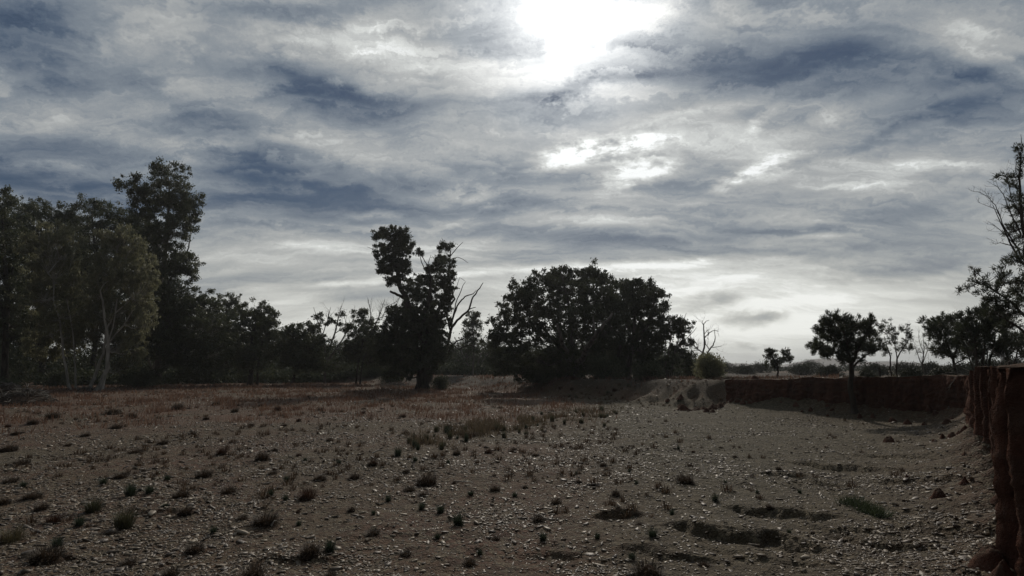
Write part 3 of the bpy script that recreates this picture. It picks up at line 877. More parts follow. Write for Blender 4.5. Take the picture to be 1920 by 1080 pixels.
# --- the great gum in the middle
tree('gum_tree', 'great ragged gum in the middle with forked top and dead limbs reaching right', 'tree', 795, 80,
     [(735, 434, 20, 11), (712, 440, 11, 12), (757, 442, 12, 14), (740, 458, 26, 20), (715, 468, 13, 16), (760, 470, 14, 20), (736, 486, 26, 20), (718, 500, 14, 12), (750, 505, 22, 16), (740, 522, 14, 12),
      (787, 473, 9, 6), (830, 463, 10, 8), (842, 462, 7, 8), (833, 480, 12, 12), (846, 494, 8, 10), (824, 496, 10, 9), (812, 506, 18, 12), (800, 528, 26, 16), (832, 520, 18, 14), (843, 540, 13, 9),
      (775, 545, 18, 18), (800, 560, 28, 22), (838, 560, 14, 14), (760, 585, 26, 22), (738, 600, 20, 20), (790, 600, 34, 26), (825, 595, 20, 26), (750, 640, 26, 24), (790, 650, 34, 24), (818, 640, 18, 28),
      (730, 625, 18, 22), (735, 665, 20, 18), (770, 685, 26, 20), (812, 675, 18, 20), (715, 655, 20, 22), (740, 690, 24, 16), (770, 620, 28, 24), (800, 600, 26, 26), (830, 650, 14, 22), (840, 510, 8, 8)],
     [[(796, G, 13), (798, 700, 10.5), (796, 660, 9), (790, 620, 8), (778, 590, 6.5), (762, 560, 5.5), (748, 535, 4.4), (742, 500, 3.2), (737, 450, 1.6)],
      [(796, 655, 7), (808, 610, 5), (826, 570, 3.6), (838, 540, 2.6), (843, 500, 1.6), (845, 470, 1)], [(786, G, 7), (788, 690, 6), (792, 650, 5)], [(790, 620, 4), (800, 570, 3), (808, 520, 1.8), (800, 495, .9), (790, 480, .7)],
      [(762, 560, 3), (745, 552, 2.6), (731, 546, 2.0)], [(804, 640, 4), (822, 600, 2.8), (852, 560, 1.8), (846, 540, 1)]],
     M_DARK, B_DARK, clump=0.60, per=105, leafL=0.30, leafW=0.12, droop=0.9, density=1.0,
     dead=[[(808, 700, 4.6), (826, 668, 3.6), (842, 640, 3.0), (846, 612, 2.5), (862, 596, 2.2), (880, 580, 1.8), (884, 562, 1.5), (896, 545, 1.2), (906, 530, .6)],
           [(846, 612, 2.2), (850, 590, 1.8), (862, 566, 1.4), (872, 556, 1.2), (888, 550, .8), (893, 544, .4)], [(846, 625, 1.8), (838, 590, 1.5), (842, 566, 1.1), (852, 545, .8), (857, 535, .5), (862, 520, .4), (872, 527, .3)],
           [(850, 590, 1.3), (858, 560, .9), (866, 540, .7), (873, 528, .4)], [(880, 580, 1.0), (892, 576, .6)], [(845, 480, .9), (856, 466, .8), (868, 454, .4)], [(846, 486, .8), (858, 482, .6), (868, 486, .5), (878, 493, .3)],
           [(838, 465, .8), (832, 454, .6), (828, 446, .3)], [(712, 480, .8), (703, 468, .6), (688, 463, .3)], [(765, 440, .6), (772, 434, .3)], [(800, 510, 1.2), (790, 492, .8), (786, 470, .5)],
           [(800, 506, .9), (806, 485, .5), (808, 478, .3)], [(840, 660, 2), (856, 640, 1.4), (874, 632, 1), (884, 618, .5)], [(842, 640, 1.4), (860, 655, 1.2), (880, 645, .8), (898, 655, .5)]], twigs=0)
tree('gum_tree', 'slim upright gum between the great ragged gum and the big domed gum', 'tree', 886, 108,
     [(886, 592, 13, 9), (886, 608, 16, 14), (882, 630, 16, 16), (888, 650, 14, 14)], [[(886, G, 1.8), (888, 660, 1.5), (886, 600, .9)]],
     M_GUM, B_GREY, clump=0.75, per=90)
tree('bare_tree', 'leafless thicket tree of tangled bare branches behind the slim upright gum', 'tree', 890, 116,
     [(870, 680, 20, 14), (905, 685, 20, 12)], [[(880, G, 1.6), (876, 670, 1.2), (868, 640, .6)], [(888, G, 1.6), (900, 665, 1.2), (918, 640, .5)]], M_DARK, B_GREY, clump=0.6, per=40, density=0.6,
     dead=[[(880, 700, 1.2), (866, 660, 1.0), (852, 632, .5)], [(884, 700, 1.2), (892, 660, .8), (900, 625, .4)], [(888, 700, 1.2), (910, 670, .9), (922, 655, .5)], [(880, 690, 1.0), (850, 670, .8), (840, 655, .4)], [(885, 690, 1), (872, 665, .8), (874, 610, .4)]], twigs=5)

# --- the big dome
tree('gum_tree', 'big domed gum right of centre, its broad crown resting on pale forked limbs', 'tree', 1072, 72,
     [(1052, 514, 30, 13), (1100, 512, 34, 14), (1020, 526, 28, 16), (1128, 526, 20, 18), (985, 540, 24, 16), (1060, 540, 44, 24), (1110, 550, 40, 26), (1000, 560, 34, 22), (966, 562, 20, 18), (958, 582, 20, 16),
      (1040, 580, 40, 24), (1085, 590, 44, 28), (1125, 590, 30, 30), (990, 598, 30, 20), (945, 604, 24, 15), (928, 622, 15, 14), (950, 628, 24, 16), (1020, 620, 34, 20), (1070, 630, 36, 24), (985, 636, 24, 18), (935, 650, 18, 18), (965, 662, 26, 18), (1110, 640, 30, 26), (1005, 668, 30, 20), (1045, 670, 34, 24), (1095, 680, 34, 22), (1146, 560, 22, 26), (1150, 600, 26, 26), (1140, 640, 26, 26), (1130, 680, 26, 20), (1020, 690, 34, 16), (1060, 700, 34, 14), (940, 685, 20, 16), (985, 695, 30, 16), (924, 640, 10, 12)],
     [[(1070, G, 9), (1074, 700, 7.5), (1082, 680, 5.5, -6), (1100, 655, 4.2, -9), (1116, 630, 3.4, -11), (1134, 606, 2.6, -11), (1148, 588, 1.8, -10)], [(1074, 705, 6), (1064, 670, 4.4, -4), (1052, 635, 3, -9), (1044, 606, 1.8, -9)],
      [(1116, 632, 2, -9), (1113, 610, 1.6, -9), (1112, 592, 1, -8)], [(1072, 690, 4), (1040, 640, 3), (1000, 590, 2), (975, 560, 1.2)], [(1074, 690, 4), (1075, 620, 3), (1065, 560, 2), (1055, 520, 1)],
      [(1100, 665, 2, -6), (1090, 640, 1.4, -7), (1078, 628, .8, -7)]],
     M_DARK, B_MID, clump=0.72, per=92, leafL=0.32, leafW=0.13, droop=0.7, density=1.0)
tree('gum_tree', 'dense rounded gum joined to the right side of the big domed gum', 'tree', 1180, 74,
     [(1162, 528, 13, 9), (1192, 538, 24, 12), (1215, 538, 20, 12), (1178, 555, 24, 20), (1222, 556, 24, 18), (1200, 575, 34, 22), (1238, 578, 15, 16), (1165, 580, 24, 24), (1232, 600, 20, 16), (1190, 610, 34, 26), (1160, 620, 24, 26), (1228, 625, 22, 18),
      (1205, 648, 28, 22), (1168, 660, 26, 24), (1235, 650, 18, 18), (1215, 680, 24, 16), (1150, 690, 24, 16)],
     [[(1180, G, 6), (1182, 690, 5), (1186, 640, 4), (1192, 580, 2.4), (1198, 545, 1.2)], [(1156, G, 4), (1158, 680, 3.2), (1166, 630, 2.4), (1180, 605, 1.6)], [(1186, 650, 2.6), (1215, 610, 1.8), (1226, 565, 1)]],
     M_DARK, B_MID, clump=0.72, per=105, leafL=0.32, leafW=0.13, droop=0.6, density=1.1)
tree('gum_tree', 'light topped gum on several thin bare stems at the right end of the gum clump', 'tree', 1254, 70,
     [(1262, 598, 12, 8), (1280, 604, 14, 8), (1258, 612, 16, 10), (1284, 614, 12, 9), (1270, 622, 16, 9), (1248, 620, 12, 12), (1290, 640, 10, 8), (1268, 650, 14, 12), (1285, 660, 12, 12), (1260, 675, 14, 14), (1285, 685, 14, 14), (1245, 690, 14, 12)],
     [[(1252, G, 1.8), (1254, 660, 1.4), (1258, 630, 1), (1256, 605, .6)], [(1256, G, 1.6), (1266, 655, 1.2), (1276, 625, .8), (1284, 605, .5)], [(1250, G, 1.5), (1247, 660, 1.2), (1250, 620, .7)], [(1262, 668, 1), (1282, 640, .8), (1300, 622, .5)]],
     M_DARK, B_GREY, clump=0.5, per=70, leafL=0.26, leafW=0.11, density=0.9,
     dead=[[(1280, 606, .7), (1284, 595, .5), (1287, 587, .3)], [(1284, 625, .8), (1296, 616, .6), (1304, 600, .3)], [(1300, 622, .5), (1306, 614, .3)], [(1268, 596, .5), (1272, 588, .25)]], twigs=0)
tree('dead_tree', 'leafless dead tree with curving forked limbs standing on the bank right of the gums', 'tree', 1312, 66,
     [(1306, 700, 8, 10), (1322, 690, 8, 12)],
     [[(1307, G, 2.6), (1309, 690, 2.2), (1313, 672, 1.9), (1319, 658, 1.7), (1321, 640, 1.5), (1320, 622, 1.2), (1319, 608, .9), (1324, 602, .6), (1330, 600, .3)],
      [(1315, G, 2.2), (1319, 690, 1.8), (1322, 672, 1.6), (1330, 655, 1.3), (1337, 647, 1.1), (1341, 636, .8), (1340, 624, .5), (1339, 616, .3)]],
     M_DARK, B_GREY, clump=0.4, per=36, leafL=.22, leafW=.1, density=.6,
     dead=[[(1318, 662, 1.3), (1308, 655, 1.0), (1299, 645, .8), (1296, 634, .6), (1293, 626, .4)], [(1309, 656, .7), (1307, 646, .6), (1302, 638, .4)], [(1321, 634, 1.0), (1330, 624, .8), (1338, 620, .6), (1348, 621, .35)],
           [(1320, 612, .8), (1317, 606, .5), (1316, 600, .3)], [(1330, 655, .9), (1323, 645, .7), (1322, 636, .4)], [(1332, 652, .8), (1342, 651, .6), (1353, 649, .3)], [(1321, 626, .6), (1327, 618, .4)], [(1297, 640, .5), (1297, 668, .5)]], twigs=1)

# --- trees of the right bank
tree('small_tree', 'little round headed tree with a two part crown alone on the plain beyond the bank', 'tree', 1457, 58,
     [(1446, 662, 11, 8), (1440, 670, 9, 8), (1472, 660, 10, 8), (1476, 668, 9, 7), (1458, 676, 18, 9), (1450, 686, 14, 8)],
     [[(1457, G, 1.7), (1458, 692, 1.5), (1457, 680, 1.2)], [(1458, 684, 1), (1447, 668, .6)], [(1458, 684, 1), (1472, 665, .6)]],
     M_FEATHER, B_DARK, clump=0.38, per=60, leafL=0.24, leafW=0.06, style='feather')
tree('small_tree', 'bushy dark tree on a straight trunk rooted at the foot of the red bank', 'tree', 1597, 32.3,
     [(1560, 602, 24, 16), (1545, 616, 18, 16), (1578, 615, 22, 18), (1603, 606, 16, 14), (1632, 606, 14, 16), (1618, 620, 20, 14), (1590, 632, 34, 18), (1556, 634, 22, 14), (1630, 640, 20, 16), (1540, 648, 22, 13), (1520, 650, 14, 10), (1570, 655, 28, 14), (1605, 655, 28, 14), (1590, 674, 22, 10), (1548, 662, 18, 9), (1640, 655, 16, 9)],
     [[(1596, G, 5.2), (1595, 730, 4.6), (1596, 690, 4.2), (1592, 660, 3.2), (1585, 630, 2), (1570, 605, 1)], [(1596, 685, 2.6), (1612, 650, 1.8), (1628, 615, 1)], [(1594, 680, 2.4), (1560, 655, 1.4), (1535, 650, .8)], [(1598, 690, 2.2), (1620, 668, 1.4), (1650, 655, .6)]],
     M_FEATHER, B_DARK, clump=0.30, per=110, leafL=0.19, leafW=0.028, style='feather', density=1.0, limb=.7)
tree('small_tree', 'thin open tree with forked twin stems, right of the bushy dark tree', 'tree', 1676, 44,
     [(1660, 606, 8, 10), (1662, 620, 10, 10), (1682, 622, 12, 12), (1700, 618, 8, 14), (1702, 635, 10, 12), (1675, 640, 14, 12), (1652, 645, 12, 12), (1705, 652, 10, 9), (1690, 650, 12, 8), (1660, 660, 10, 8)],
     [[(1672, G, 1.7), (1668, 690, 1.4), (1670, 670, 1.1), (1660, 640, .7)], [(1679, G, 1.7), (1680, 685, 1.5), (1684, 668, 1.2), (1698, 645, .8), (1700, 620, .4)], [(1682, 672, 1), (1678, 645, .7), (1680, 620, .4)]],
     M_FEATHER, B_DARK, clump=0.32, per=34, leafL=0.20, leafW=0.035, style='feather', density=0.9, limb=.6)
tree('small_tree', 'sparse leafless shrub tree of grey twigs between the thin open tree and the dark thicket', 'tree', 1731, 42,
     [(1738, 650, 12, 8), (1722, 655, 8, 8)], [[(1731, G, 1.3), (1730, 680, 1.1), (1733, 655, .7), (1730, 625, .3)]],
     M_FEATHER, B_GREY, clump=0.3, per=10, leafL=0.18, leafW=0.03, style='feather', density=0.5,
     dead=[[(1731, 690, .9), (1722, 668, .6), (1716, 650, .3)], [(1731, 680, .8), (1740, 655, .5), (1742, 635, .25)], [(1732, 665, .6), (1724, 640, .4), (1722, 628, .2)]], twigs=3)
tree('small_tree', 'dark feathery tree with a single trunk at the left side of the right hand thicket', 'tree', 1789, 36,
     [(1755, 606, 20, 14), (1778, 600, 18, 12), (1745, 618, 14, 12), (1795, 600, 12, 12), (1770, 625, 26, 16), (1795, 630, 24, 18), (1765, 645, 22, 14), (1800, 655, 24, 16), (1780, 665, 20, 10), (1758, 658, 12, 8)],
     [[(1790, G, 3), (1789, 690, 2.6), (1785, 670, 2), (1776, 640, 1.3), (1765, 610, .7)], [(1787, 676, 1.6), (1798, 640, 1), (1795, 605, .5)], [(1788, 684, 1.4), (1812, 670, .9)]],
     M_FEATHER, B_DARK, clump=0.32, per=85, leafL=0.20, leafW=0.032, style='feather', limb=.7)
tree('small_tree', 'dense many stemmed tree in the middle of the right hand thicket', 'tree', 1840, 31,
     [(1838, 586, 26, 14), (1862, 590, 24, 14), (1822, 606, 24, 16), (1850, 612, 34, 18), (1878, 606, 22, 16), (1830, 632, 30, 18), (1862, 638, 30, 18), (1840, 660, 28, 14), (1818, 655, 16, 12), (1872, 660, 20, 12)],
     [[(1834, G, 2.6), (1832, 680, 2.2), (1828, 640, 1.4), (1824, 605, .7)], [(1842, G, 2.6), (1843, 680, 2.2), (1845, 630, 1.4), (1842, 590, .7)], [(1850, G, 2.4), (1856, 675, 1.8), (1866, 630, 1.2)], [(1828, G, 1.6), (1818, 675, 1.2), (1812, 650, .7)], [(1846, G, 1.6), (1850, 680, 1.2), (1852, 650, .8)]],
     M_FEATHER, B_DARK, clump=0.30, per=95, leafL=0.19, leafW=0.032, style='feather', limb=.7)
tree('small_tree', 'short tree with a fan of stems at the far right, under the tall airy tree', 'tree', 1893, 34,
     [(1890, 636, 26, 14), (1912, 640, 24, 16), (1880, 650, 18, 12), (1900, 655, 22, 12), (1935, 640, 26, 20), (1940, 665, 24, 14)],
     [[(1893, G, 2.4), (1892, 680, 1.8), (1884, 655, 1)], [(1896, G, 2), (1900, 680, 1.6), (1912, 650, .9)]], M_FEATHER, B_DARK, clump=0.30, per=70, leafL=0.19, leafW=0.032, style='feather', limb=.7)
tree('airy_tree', 'tall airy tree at the right edge with curved bare branches and wispy leaves', 'tree', 1935, 24,
     [(1884, 328, 12, 8), (1893, 345, 10, 10), (1905, 330, 8, 10), (1914, 290, 8, 22), (1916, 320, 8, 14), (1910, 360, 10, 16), (1900, 380, 14, 12), (1912, 400, 14, 20), (1895, 430, 14, 14), (1915, 450, 12, 20), (1905, 485, 18, 14), (1885, 500, 12, 8),
      (1828, 512, 12, 8), (1836, 528, 14, 8), (1812, 538, 10, 5), (1855, 528, 12, 10), (1870, 540, 18, 14), (1890, 525, 18, 14), (1906, 545, 20, 18), (1850, 556, 20, 12), (1880, 570, 24, 14), (1910, 580, 22, 16), (1862, 585, 18, 10), (1798, 543, 6, 4), (1915, 520, 14, 16), (1890, 608, 26, 12)],
     [[(1940, G, 7), (1936, 640, 6), (1930, 560, 5), (1924, 480, 4), (1915, 400, 2.8), (1912, 330, 1.6), (1916, 270, .7), (1914, 252, .3)],
      [(1932, 600, 3), (1900, 570, 2.2), (1870, 548, 1.5), (1840, 530, .9), (1815, 540, .5), (1800, 545, .3)], [(1926, 500, 2.4), (1905, 480, 1.8), (1888, 440, 1.2), (1872, 410, .8), (1862, 385, .4)], [(1936, 640, 3), (1905, 610, 2), (1870, 590, 1.1)]],
     M_FEATHER, B_DARK, clump=0.26, per=46, leafL=0.16, leafW=0.026, style='feather', density=1.2, limb=.5, depth=.5,
     dead=[[(1922, 490, 1.8), (1900, 455, 1.4), (1880, 420, 1), (1866, 385, .7), (1852, 368, .5), (1835, 360, .4), (1820, 358, .2)], [(1905, 462, 1.1), (1885, 440, .8), (1868, 425, .5), (1860, 420, .3)],
           [(1915, 440, 1.4), (1895, 400, 1.0), (1882, 365, .7), (1870, 350, .5), (1862, 346, .3)], [(1912, 400, 1.2), (1896, 370, .8), (1888, 335, .5), (1880, 322, .3)], [(1880, 420, .7), (1872, 395, .5), (1848, 385, .4), (1832, 378, .2)],
           [(1920, 470, 1.3), (1895, 460, .9), (1875, 455, .6), (1866, 458, .3)], [(1914, 350, .9), (1904, 320, .6), (1908, 290, .3)]], twigs=3)

# --- trees of the second row, standing between and behind the near ones
ROW = [  # px, Y, crown top py, half width px, label
    (30, 135, 610, 40, 'dark tree low behind the gum at the left edge'),
    (240, 140, 560, 46, 'dark tree filling the gap behind the leaning pale trunks'),
    (330, 132, 560, 50, 'dark tree behind the low spreading gum with pale limbs'),
    (395, 140, 585, 40, 'dark tree behind the small domed gum of the left stand'),
    (450, 135, 625, 36, 'low tree behind the thick trunked gum, on its left'),
    (520, 140, 615, 34, 'low tree behind the thick trunked gum, on its right'),
    (575, 128, 628, 34, 'broad low tree behind the gum with the slanted trunk'),
    (635, 135, 640, 36, 'low olive tree behind the half dead tree of bare branches'),
    (700, 130, 622, 42, 'dark tree behind the small leafy gum beside the great gum'),
    (745, 120, 612, 32, 'dark tree touching the great ragged gum from behind on its left'),
    (848, 135, 650, 26, 'low tree under the dead limbs of the great ragged gum'),
    (925, 130, 640, 28, 'low tree behind the left flank of the big domed gum'),
    (985, 125, 640, 40, 'tree behind the big domed gum, left of its trunk'),
    (1045, 128, 650, 40, 'tree directly behind the trunk of the big domed gum'),
    (1120, 125, 640, 40, 'tree behind the gap of the two domed gums'),
    (1200, 118, 650, 40, 'tree behind the dense rounded gum'),
    (1262, 120, 668, 30, 'low tree behind the thin stemmed gum at the clump end'),
]
for px, Y, top, hw, lab in ROW:
    lobes = []
    hgt = 700 - top
    for q in range(9):
        fx = random.uniform(-1, 1)
        py = top + hgt * (0.16 + 0.62 * random.random() + 0.18 * abs(fx))
        lobes.append((px + fx * hw, py, hw * random.uniform(.35, .55), hgt * random.uniform(.16, .24)))
    lobes.append((px, top + hgt * .18, hw * .5, hgt * .16))
    tree('background_tree', lab, 'tree', px, Y, lobes,
         [[(px, G, 2.2), (px + 2, 670, 1.8), (px, top + hgt * .3, 1)], [(px + 4, G, 1.6), (px + 12, 665, 1.2), (px + hw * .5, top + hgt * .4, .7)], [(px - 4, G, 1.4), (px - 12, 668, 1.1), (px - hw * .5, top + hgt * .45, .7)]],
         random.choice((M_GUM, M_DARK)), random.choice((B_DARK, B_MID)), group='trees of the row behind the gums', clump=1.05, per=70, leafL=.42, leafW=.17, density=1.15)


def shrub(name, label, px, Y, w, h, leaf, group=None, style='gum', per=60, cl=None, py=None, L=0.16, sink=0.05):
    """low bush: several stems and small clumps; w, h in metres"""
    bx = at(px, 690, Y).x
    base = np.array([bx, Y, ground_z(bx, Y) - sink])
    root = link(name, None, loc=tuple(base)); root.empty_display_size = 0.3
    tag(root, label, 'shrub', group)
    cl = cl or max(0.16, 0.22 * (w + h) / 2)
    n = int(10 + 6 * w * h / (cl * cl) * 0.5)
    n = min(n, 60)
    th = RNG.uniform(0, 2 * math.pi, n); rr = RNG.uniform(0, 1, n) ** 0.5
    zz = RNG.uniform(0.12, 1, n)
    prof = np.sqrt(np.clip(1 - (zz - 0.35) ** 2 / 0.5, 0.05, 1))
    C = np.stack([np.cos(th) * rr * w * .5 * prof, np.sin(th) * rr * w * .5 * prof, zz * h * .9], -1)
    wood = [(wiggly((RNG.normal() * .04 * w, RNG.normal() * .04 * w, 0), c, 6, .12), np.linspace(.012 + .012 * h, .005, 6)) for c in C]
    V_, F_ = tubes(wood)
    link('stems', mesh_np('stems', V_, F_, 4, B_DARK, True), root)
    idx = np.repeat(np.arange(n), per)
    wv = RNG.normal(size=(len(idx), 3)) * cl * 0.5
    P = C[idx] + wv
    P[:, 2] = np.maximum(P[:, 2], 0.03)
    m_ = len(P)
    O = P / (np.linalg.norm(P, axis=1)[:, None] + 1e-6)
    V_ = leaf_quads(P, L * RNG.uniform(.6, 1.3, m_), L * .4 * RNG.uniform(.6, 1.3, m_), .4, style == 'feather', O if style == 'feather' else None)
    link('foliage', mesh_np('foliage', V_, np.arange(len(V_), dtype=np.int32), 4, leaf), root)
    return root


shrub('shrub', 'rounded olive green bush growing on the sloping bank left of the red wall of earth', 1331, 50, 2.2, 2.2, M_OLIVE, style='feather', per=110, L=.2)
shrub('shrub', 'low dark bush at the foot of the great ragged gum, on its right', 826, 78, 2.6, 1.8, M_DARK, L=.22)
shrub('shrub', 'wide dark bush at the foot of the pale limbed low gum', 262, 82, 5.5, 2.6, M_DARK, L=.25, per=90)
shrub('shrub', 'dark bush in the shade below the left side of the big domed gum', 1012, 70, 3.4, 1.8, M_DARK, L=.22, per=80)
shrub('shrub', 'dark bush spilling down the bank below the dense rounded gum', 1130, 64, 4.2, 2.2, M_DARK, L=.22, per=90)
shrub('shrub', 'dark bush on the shaded bank right of the dense rounded gum', 1215, 60, 3.2, 1.5, M_DARK, L=.22, per=80)
shrub('shrub', 'small dark bush between the leaning pale trunks and the left debris heap', 118, 84, 4.0, 2.2, M_DARK, L=.25, per=80)
shrub('shrub', 'dark bush at the extreme left below the edge gum', 8, 62, 4.2, 1.5, M_DARK, L=.2, per=80)
shrub('shrub', 'low twiggy bush at the edge of the red wall under the thin open tree', 1705, 38, 1.3, .55, M_SCRUB, L=.12)
shrub('shrub', 'low twiggy bush on the rim left of the thin open tree', 1625, 40, 1.2, .6, M_SCRUB, L=.12)
shrub('shrub', 'low grey bush on the rim between the leafless shrub tree and the thicket', 1765, 34, 1.4, .5, M_SCRUB, L=.12)
shrub('shrub', 'dark low bush on the rim right of the dense many stemmed tree', 1872, 30, 1.5, .5, M_SCRUB, L=.1)
for px, Y, w, h in ((355, 108, 4.5, 1.8), (402, 112, 5, 2), (520, 112, 4, 1.6), (590, 114, 4, 1.5), (640, 116, 4, 1.6), (700, 108, 5, 2.0), (735, 98, 4, 1.6), (860, 112, 4, 1.5), (940, 108, 4, 1.7), (1262, 100, 4, 1.5), (1300, 96, 3.5, 1.5)):
    shrub('shrub', 'dark low shrub in the undergrowth beneath the gums along the far bank', px, Y, w, h, M_DARK, 'shrubs of the undergrowth along the far bank', L=.28, per=55)
for px, Y, w, h in ((1360, 150, 6, 2.6), (1395, 130, 5, 2.0), (1425, 160, 6, 2.6), (1500, 120, 5, 2.2), (1520, 150, 6, 3.0), (1555, 90, 3.5, 1.7), (1640, 95, 4, 1.9), (1700, 110, 5, 2.4), (1745, 100, 4, 2.2), (1800, 90, 4, 1.9), (1850, 80, 4, 2), (1905, 75, 4, 2)):
    shrub('shrub', 'grey green scrub bush scattered over the plain beyond the red bank', px, Y, w, h, M_SCRUB, 'scrub bushes on the plain beyond the red bank', style='feather', L=.3, per=60)

# --- far belt of scrub that reads as one mass
def scrub_belt():
    C, S = [], []
    n = 1500
    for q in range(n):
        a = RNG.uniform(R(-47), R(47))
        r_ = RNG.uniform(210, 420) if RNG.random() < .6 else RNG.uniform(420, 900)
        x, y = r_ * math.sin(a), r_ * math.cos(a)
        hh = RNG.uniform(1.6, 4.2) * (1.0 + 0.6 * max(0, math.sin(a * 23 + 1.0)) ** 4) * (0.5 if a > R(19) else 1)
        k = 46
        c = RNG.normal(size=(k, 3)) * np.array([1.7, 1.7, .32 * hh]) * .8
        c[:, 2] = np.abs(c[:, 2] + hh * .45)
        C.append(c + np.array([x, y, 0])); S.append(np.full(k, r_))
    C = np.concatenate(C); S = np.concatenate(S)
    C[:, 2] += terrain(C[:, 0], C[:, 1]) - 0.1
    V_ = leaf_quads(C, S * .0035 * RNG.uniform(.7, 1.3, len(C)), S * .0022 * RNG.uniform(.7, 1.3, len(C)), .3)
    return mesh_np('distant_scrub', V_, np.arange(len(V_), dtype=np.int32), 4, M_SCRUB)


def thicket():
    C = []
    for q in range(1250):
        a = RNG.uniform(R(-47), R(18))
        r_ = RNG.uniform(128, 205)
        x, y = r_ * math.sin(a), r_ * math.cos(a)
        hh = (4.2 + 4.6 * float(vnoise(np.array([a * 26]), np.array([r_ / 40]), 77)[0])) * (.75 if a > R(13) else 1)
        k = 110
        c = RNG.normal(size=(k, 3)) * np.array([1.5, 1.5, .27 * hh])
        c[:, 2] = np.abs(c[:, 2] + hh * .5)
        C.append(c + np.array([x, y, 0]))
    for q in range(520):                                # low undergrowth in front of it
        a = RNG.uniform(R(-40), R(4)); r_ = RNG.uniform(112, 130)
        c = RNG.normal(size=(90, 3)) * np.array([1.3, 1.3, .6])
        c[:, 2] = np.abs(c[:, 2] + RNG.uniform(.8, 1.5))
        C.append(c + np.array([r_ * math.sin(a), r_ * math.cos(a), 0]))
    C = np.concatenate(C)
    C[:, 2] += terrain(C[:, 0], C[:, 1]) - 0.1
    V_ = leaf_quads(C, .62 * RNG.uniform(.7, 1.3, len(C)), .30 * RNG.uniform(.7, 1.3, len(C)), .5)
    return mesh_np('thicket', V_, np.arange(len(V_), dtype=np.int32), 4, M_DARK)


tag(link('thicket', thicket()), 'dark tangled wood behind the gums, reading as one mass', 'thicket', kind='stuff')
tag(link('distant_scrub', scrub_belt()), 'grey green belt of distant scrub along the horizon', 'scrub', kind='stuff')


# ------------------------------------------------------------------ tussocks and clods
def blades(n, w, h, wid, lean, curl, seedw=1.0, base_r=0.3, flat=0.0):
    th = RNG.uniform(0, 2 * math.pi, n)
    rr = RNG.uniform(0, 1, n) ** .6 * base_r * w * .5
    p0 = np.stack([np.cos(th) * rr, np.sin(th) * rr, np.zeros(n)], -1)
    ang_ = th + RNG.normal(size=n) * .5
    ln = np.clip(np.abs(RNG.normal(size=n)) * lean, 0, 1.35)
    H = h * RNG.uniform(.55, 1.05, n) * (1 - .35 * ln)
    d0 = np.stack([np.cos(ang_) * np.sin(ln), np.sin(ang_) * np.sin(ln), np.cos(ln)], -1)
    p1 = p0 + d0 * (H * .55)[:, None]
    d1 = d0 + np.stack([np.cos(ang_), np.sin(ang_), -np.full(n, 1.0)], -1) * (curl * RNG.uniform(.3, 1.2, n))[:, None]
    d1 /= np.linalg.norm(d1, axis=1)[:, None]
    p2 = p1 + d1 * (H * .5)[:, None]
    p2[:, 2] = np.maximum(p2[:, 2], .01)
    sd = np.stack([-np.sin(ang_), np.cos(ang_), np.zeros(n)], -1)
    sd = sd * (wid * RNG.uniform(.6, 1.3, n))[:, None]
    V_ = np.stack([p0 - sd, p0 + sd, p1 + sd * .8, p1 - sd * .8, p2 + sd * .12, p2 - sd * .12], 1)
    k = np.arange(n)[:, None] * 6
    F_ = np.stack([k + 0, k + 1, k + 2, k + 3, k + 3, k + 2, k + 4, k + 5], 1).reshape(-1)
    return V_.reshape(-1, 3), F_


def hummock(w, h, n=14):
    """lumpy little mound of earth"""
    u = np.linspace(0, 1, n)
    a = np.linspace(0, 2 * math.pi, 25)[:-1]
    sx, sy = RNG.uniform(0, 50), RNG.uniform(0, 50)
    V_ = []
    for q in u:
        rr = w * .5 * (q * 1.0)
        x, y = rr * np.cos(a), rr * np.sin(a)
        z = h * (1 - q ** 1.7) * (1 + .55 * fbm(x * 1.0 + sx, y + sy, w * .35, 3, 51)) - .05 * q
        k = 1 + .22 * fbm(np.cos(a) * 2 + sx, np.sin(a) * 2 + sy, 1.0, 3, 52)
        V_.append(np.stack([x * k, y * k, z], -1))
    V_ = np.concatenate(V_)
    i, j = np.meshgrid(np.arange(n - 1), np.arange(24), indexing='ij')
    j2 = (j + 1) % 24
    return V_, np.stack([i * 24 + j, (i + 1) * 24 + j, (i + 1) * 24 + j2, i * 24 + j2], -1).reshape(-1)


def straw_material(name, c0, c1, trans=.2):
    return leaf_material(name, c0, c1, trans, .7)


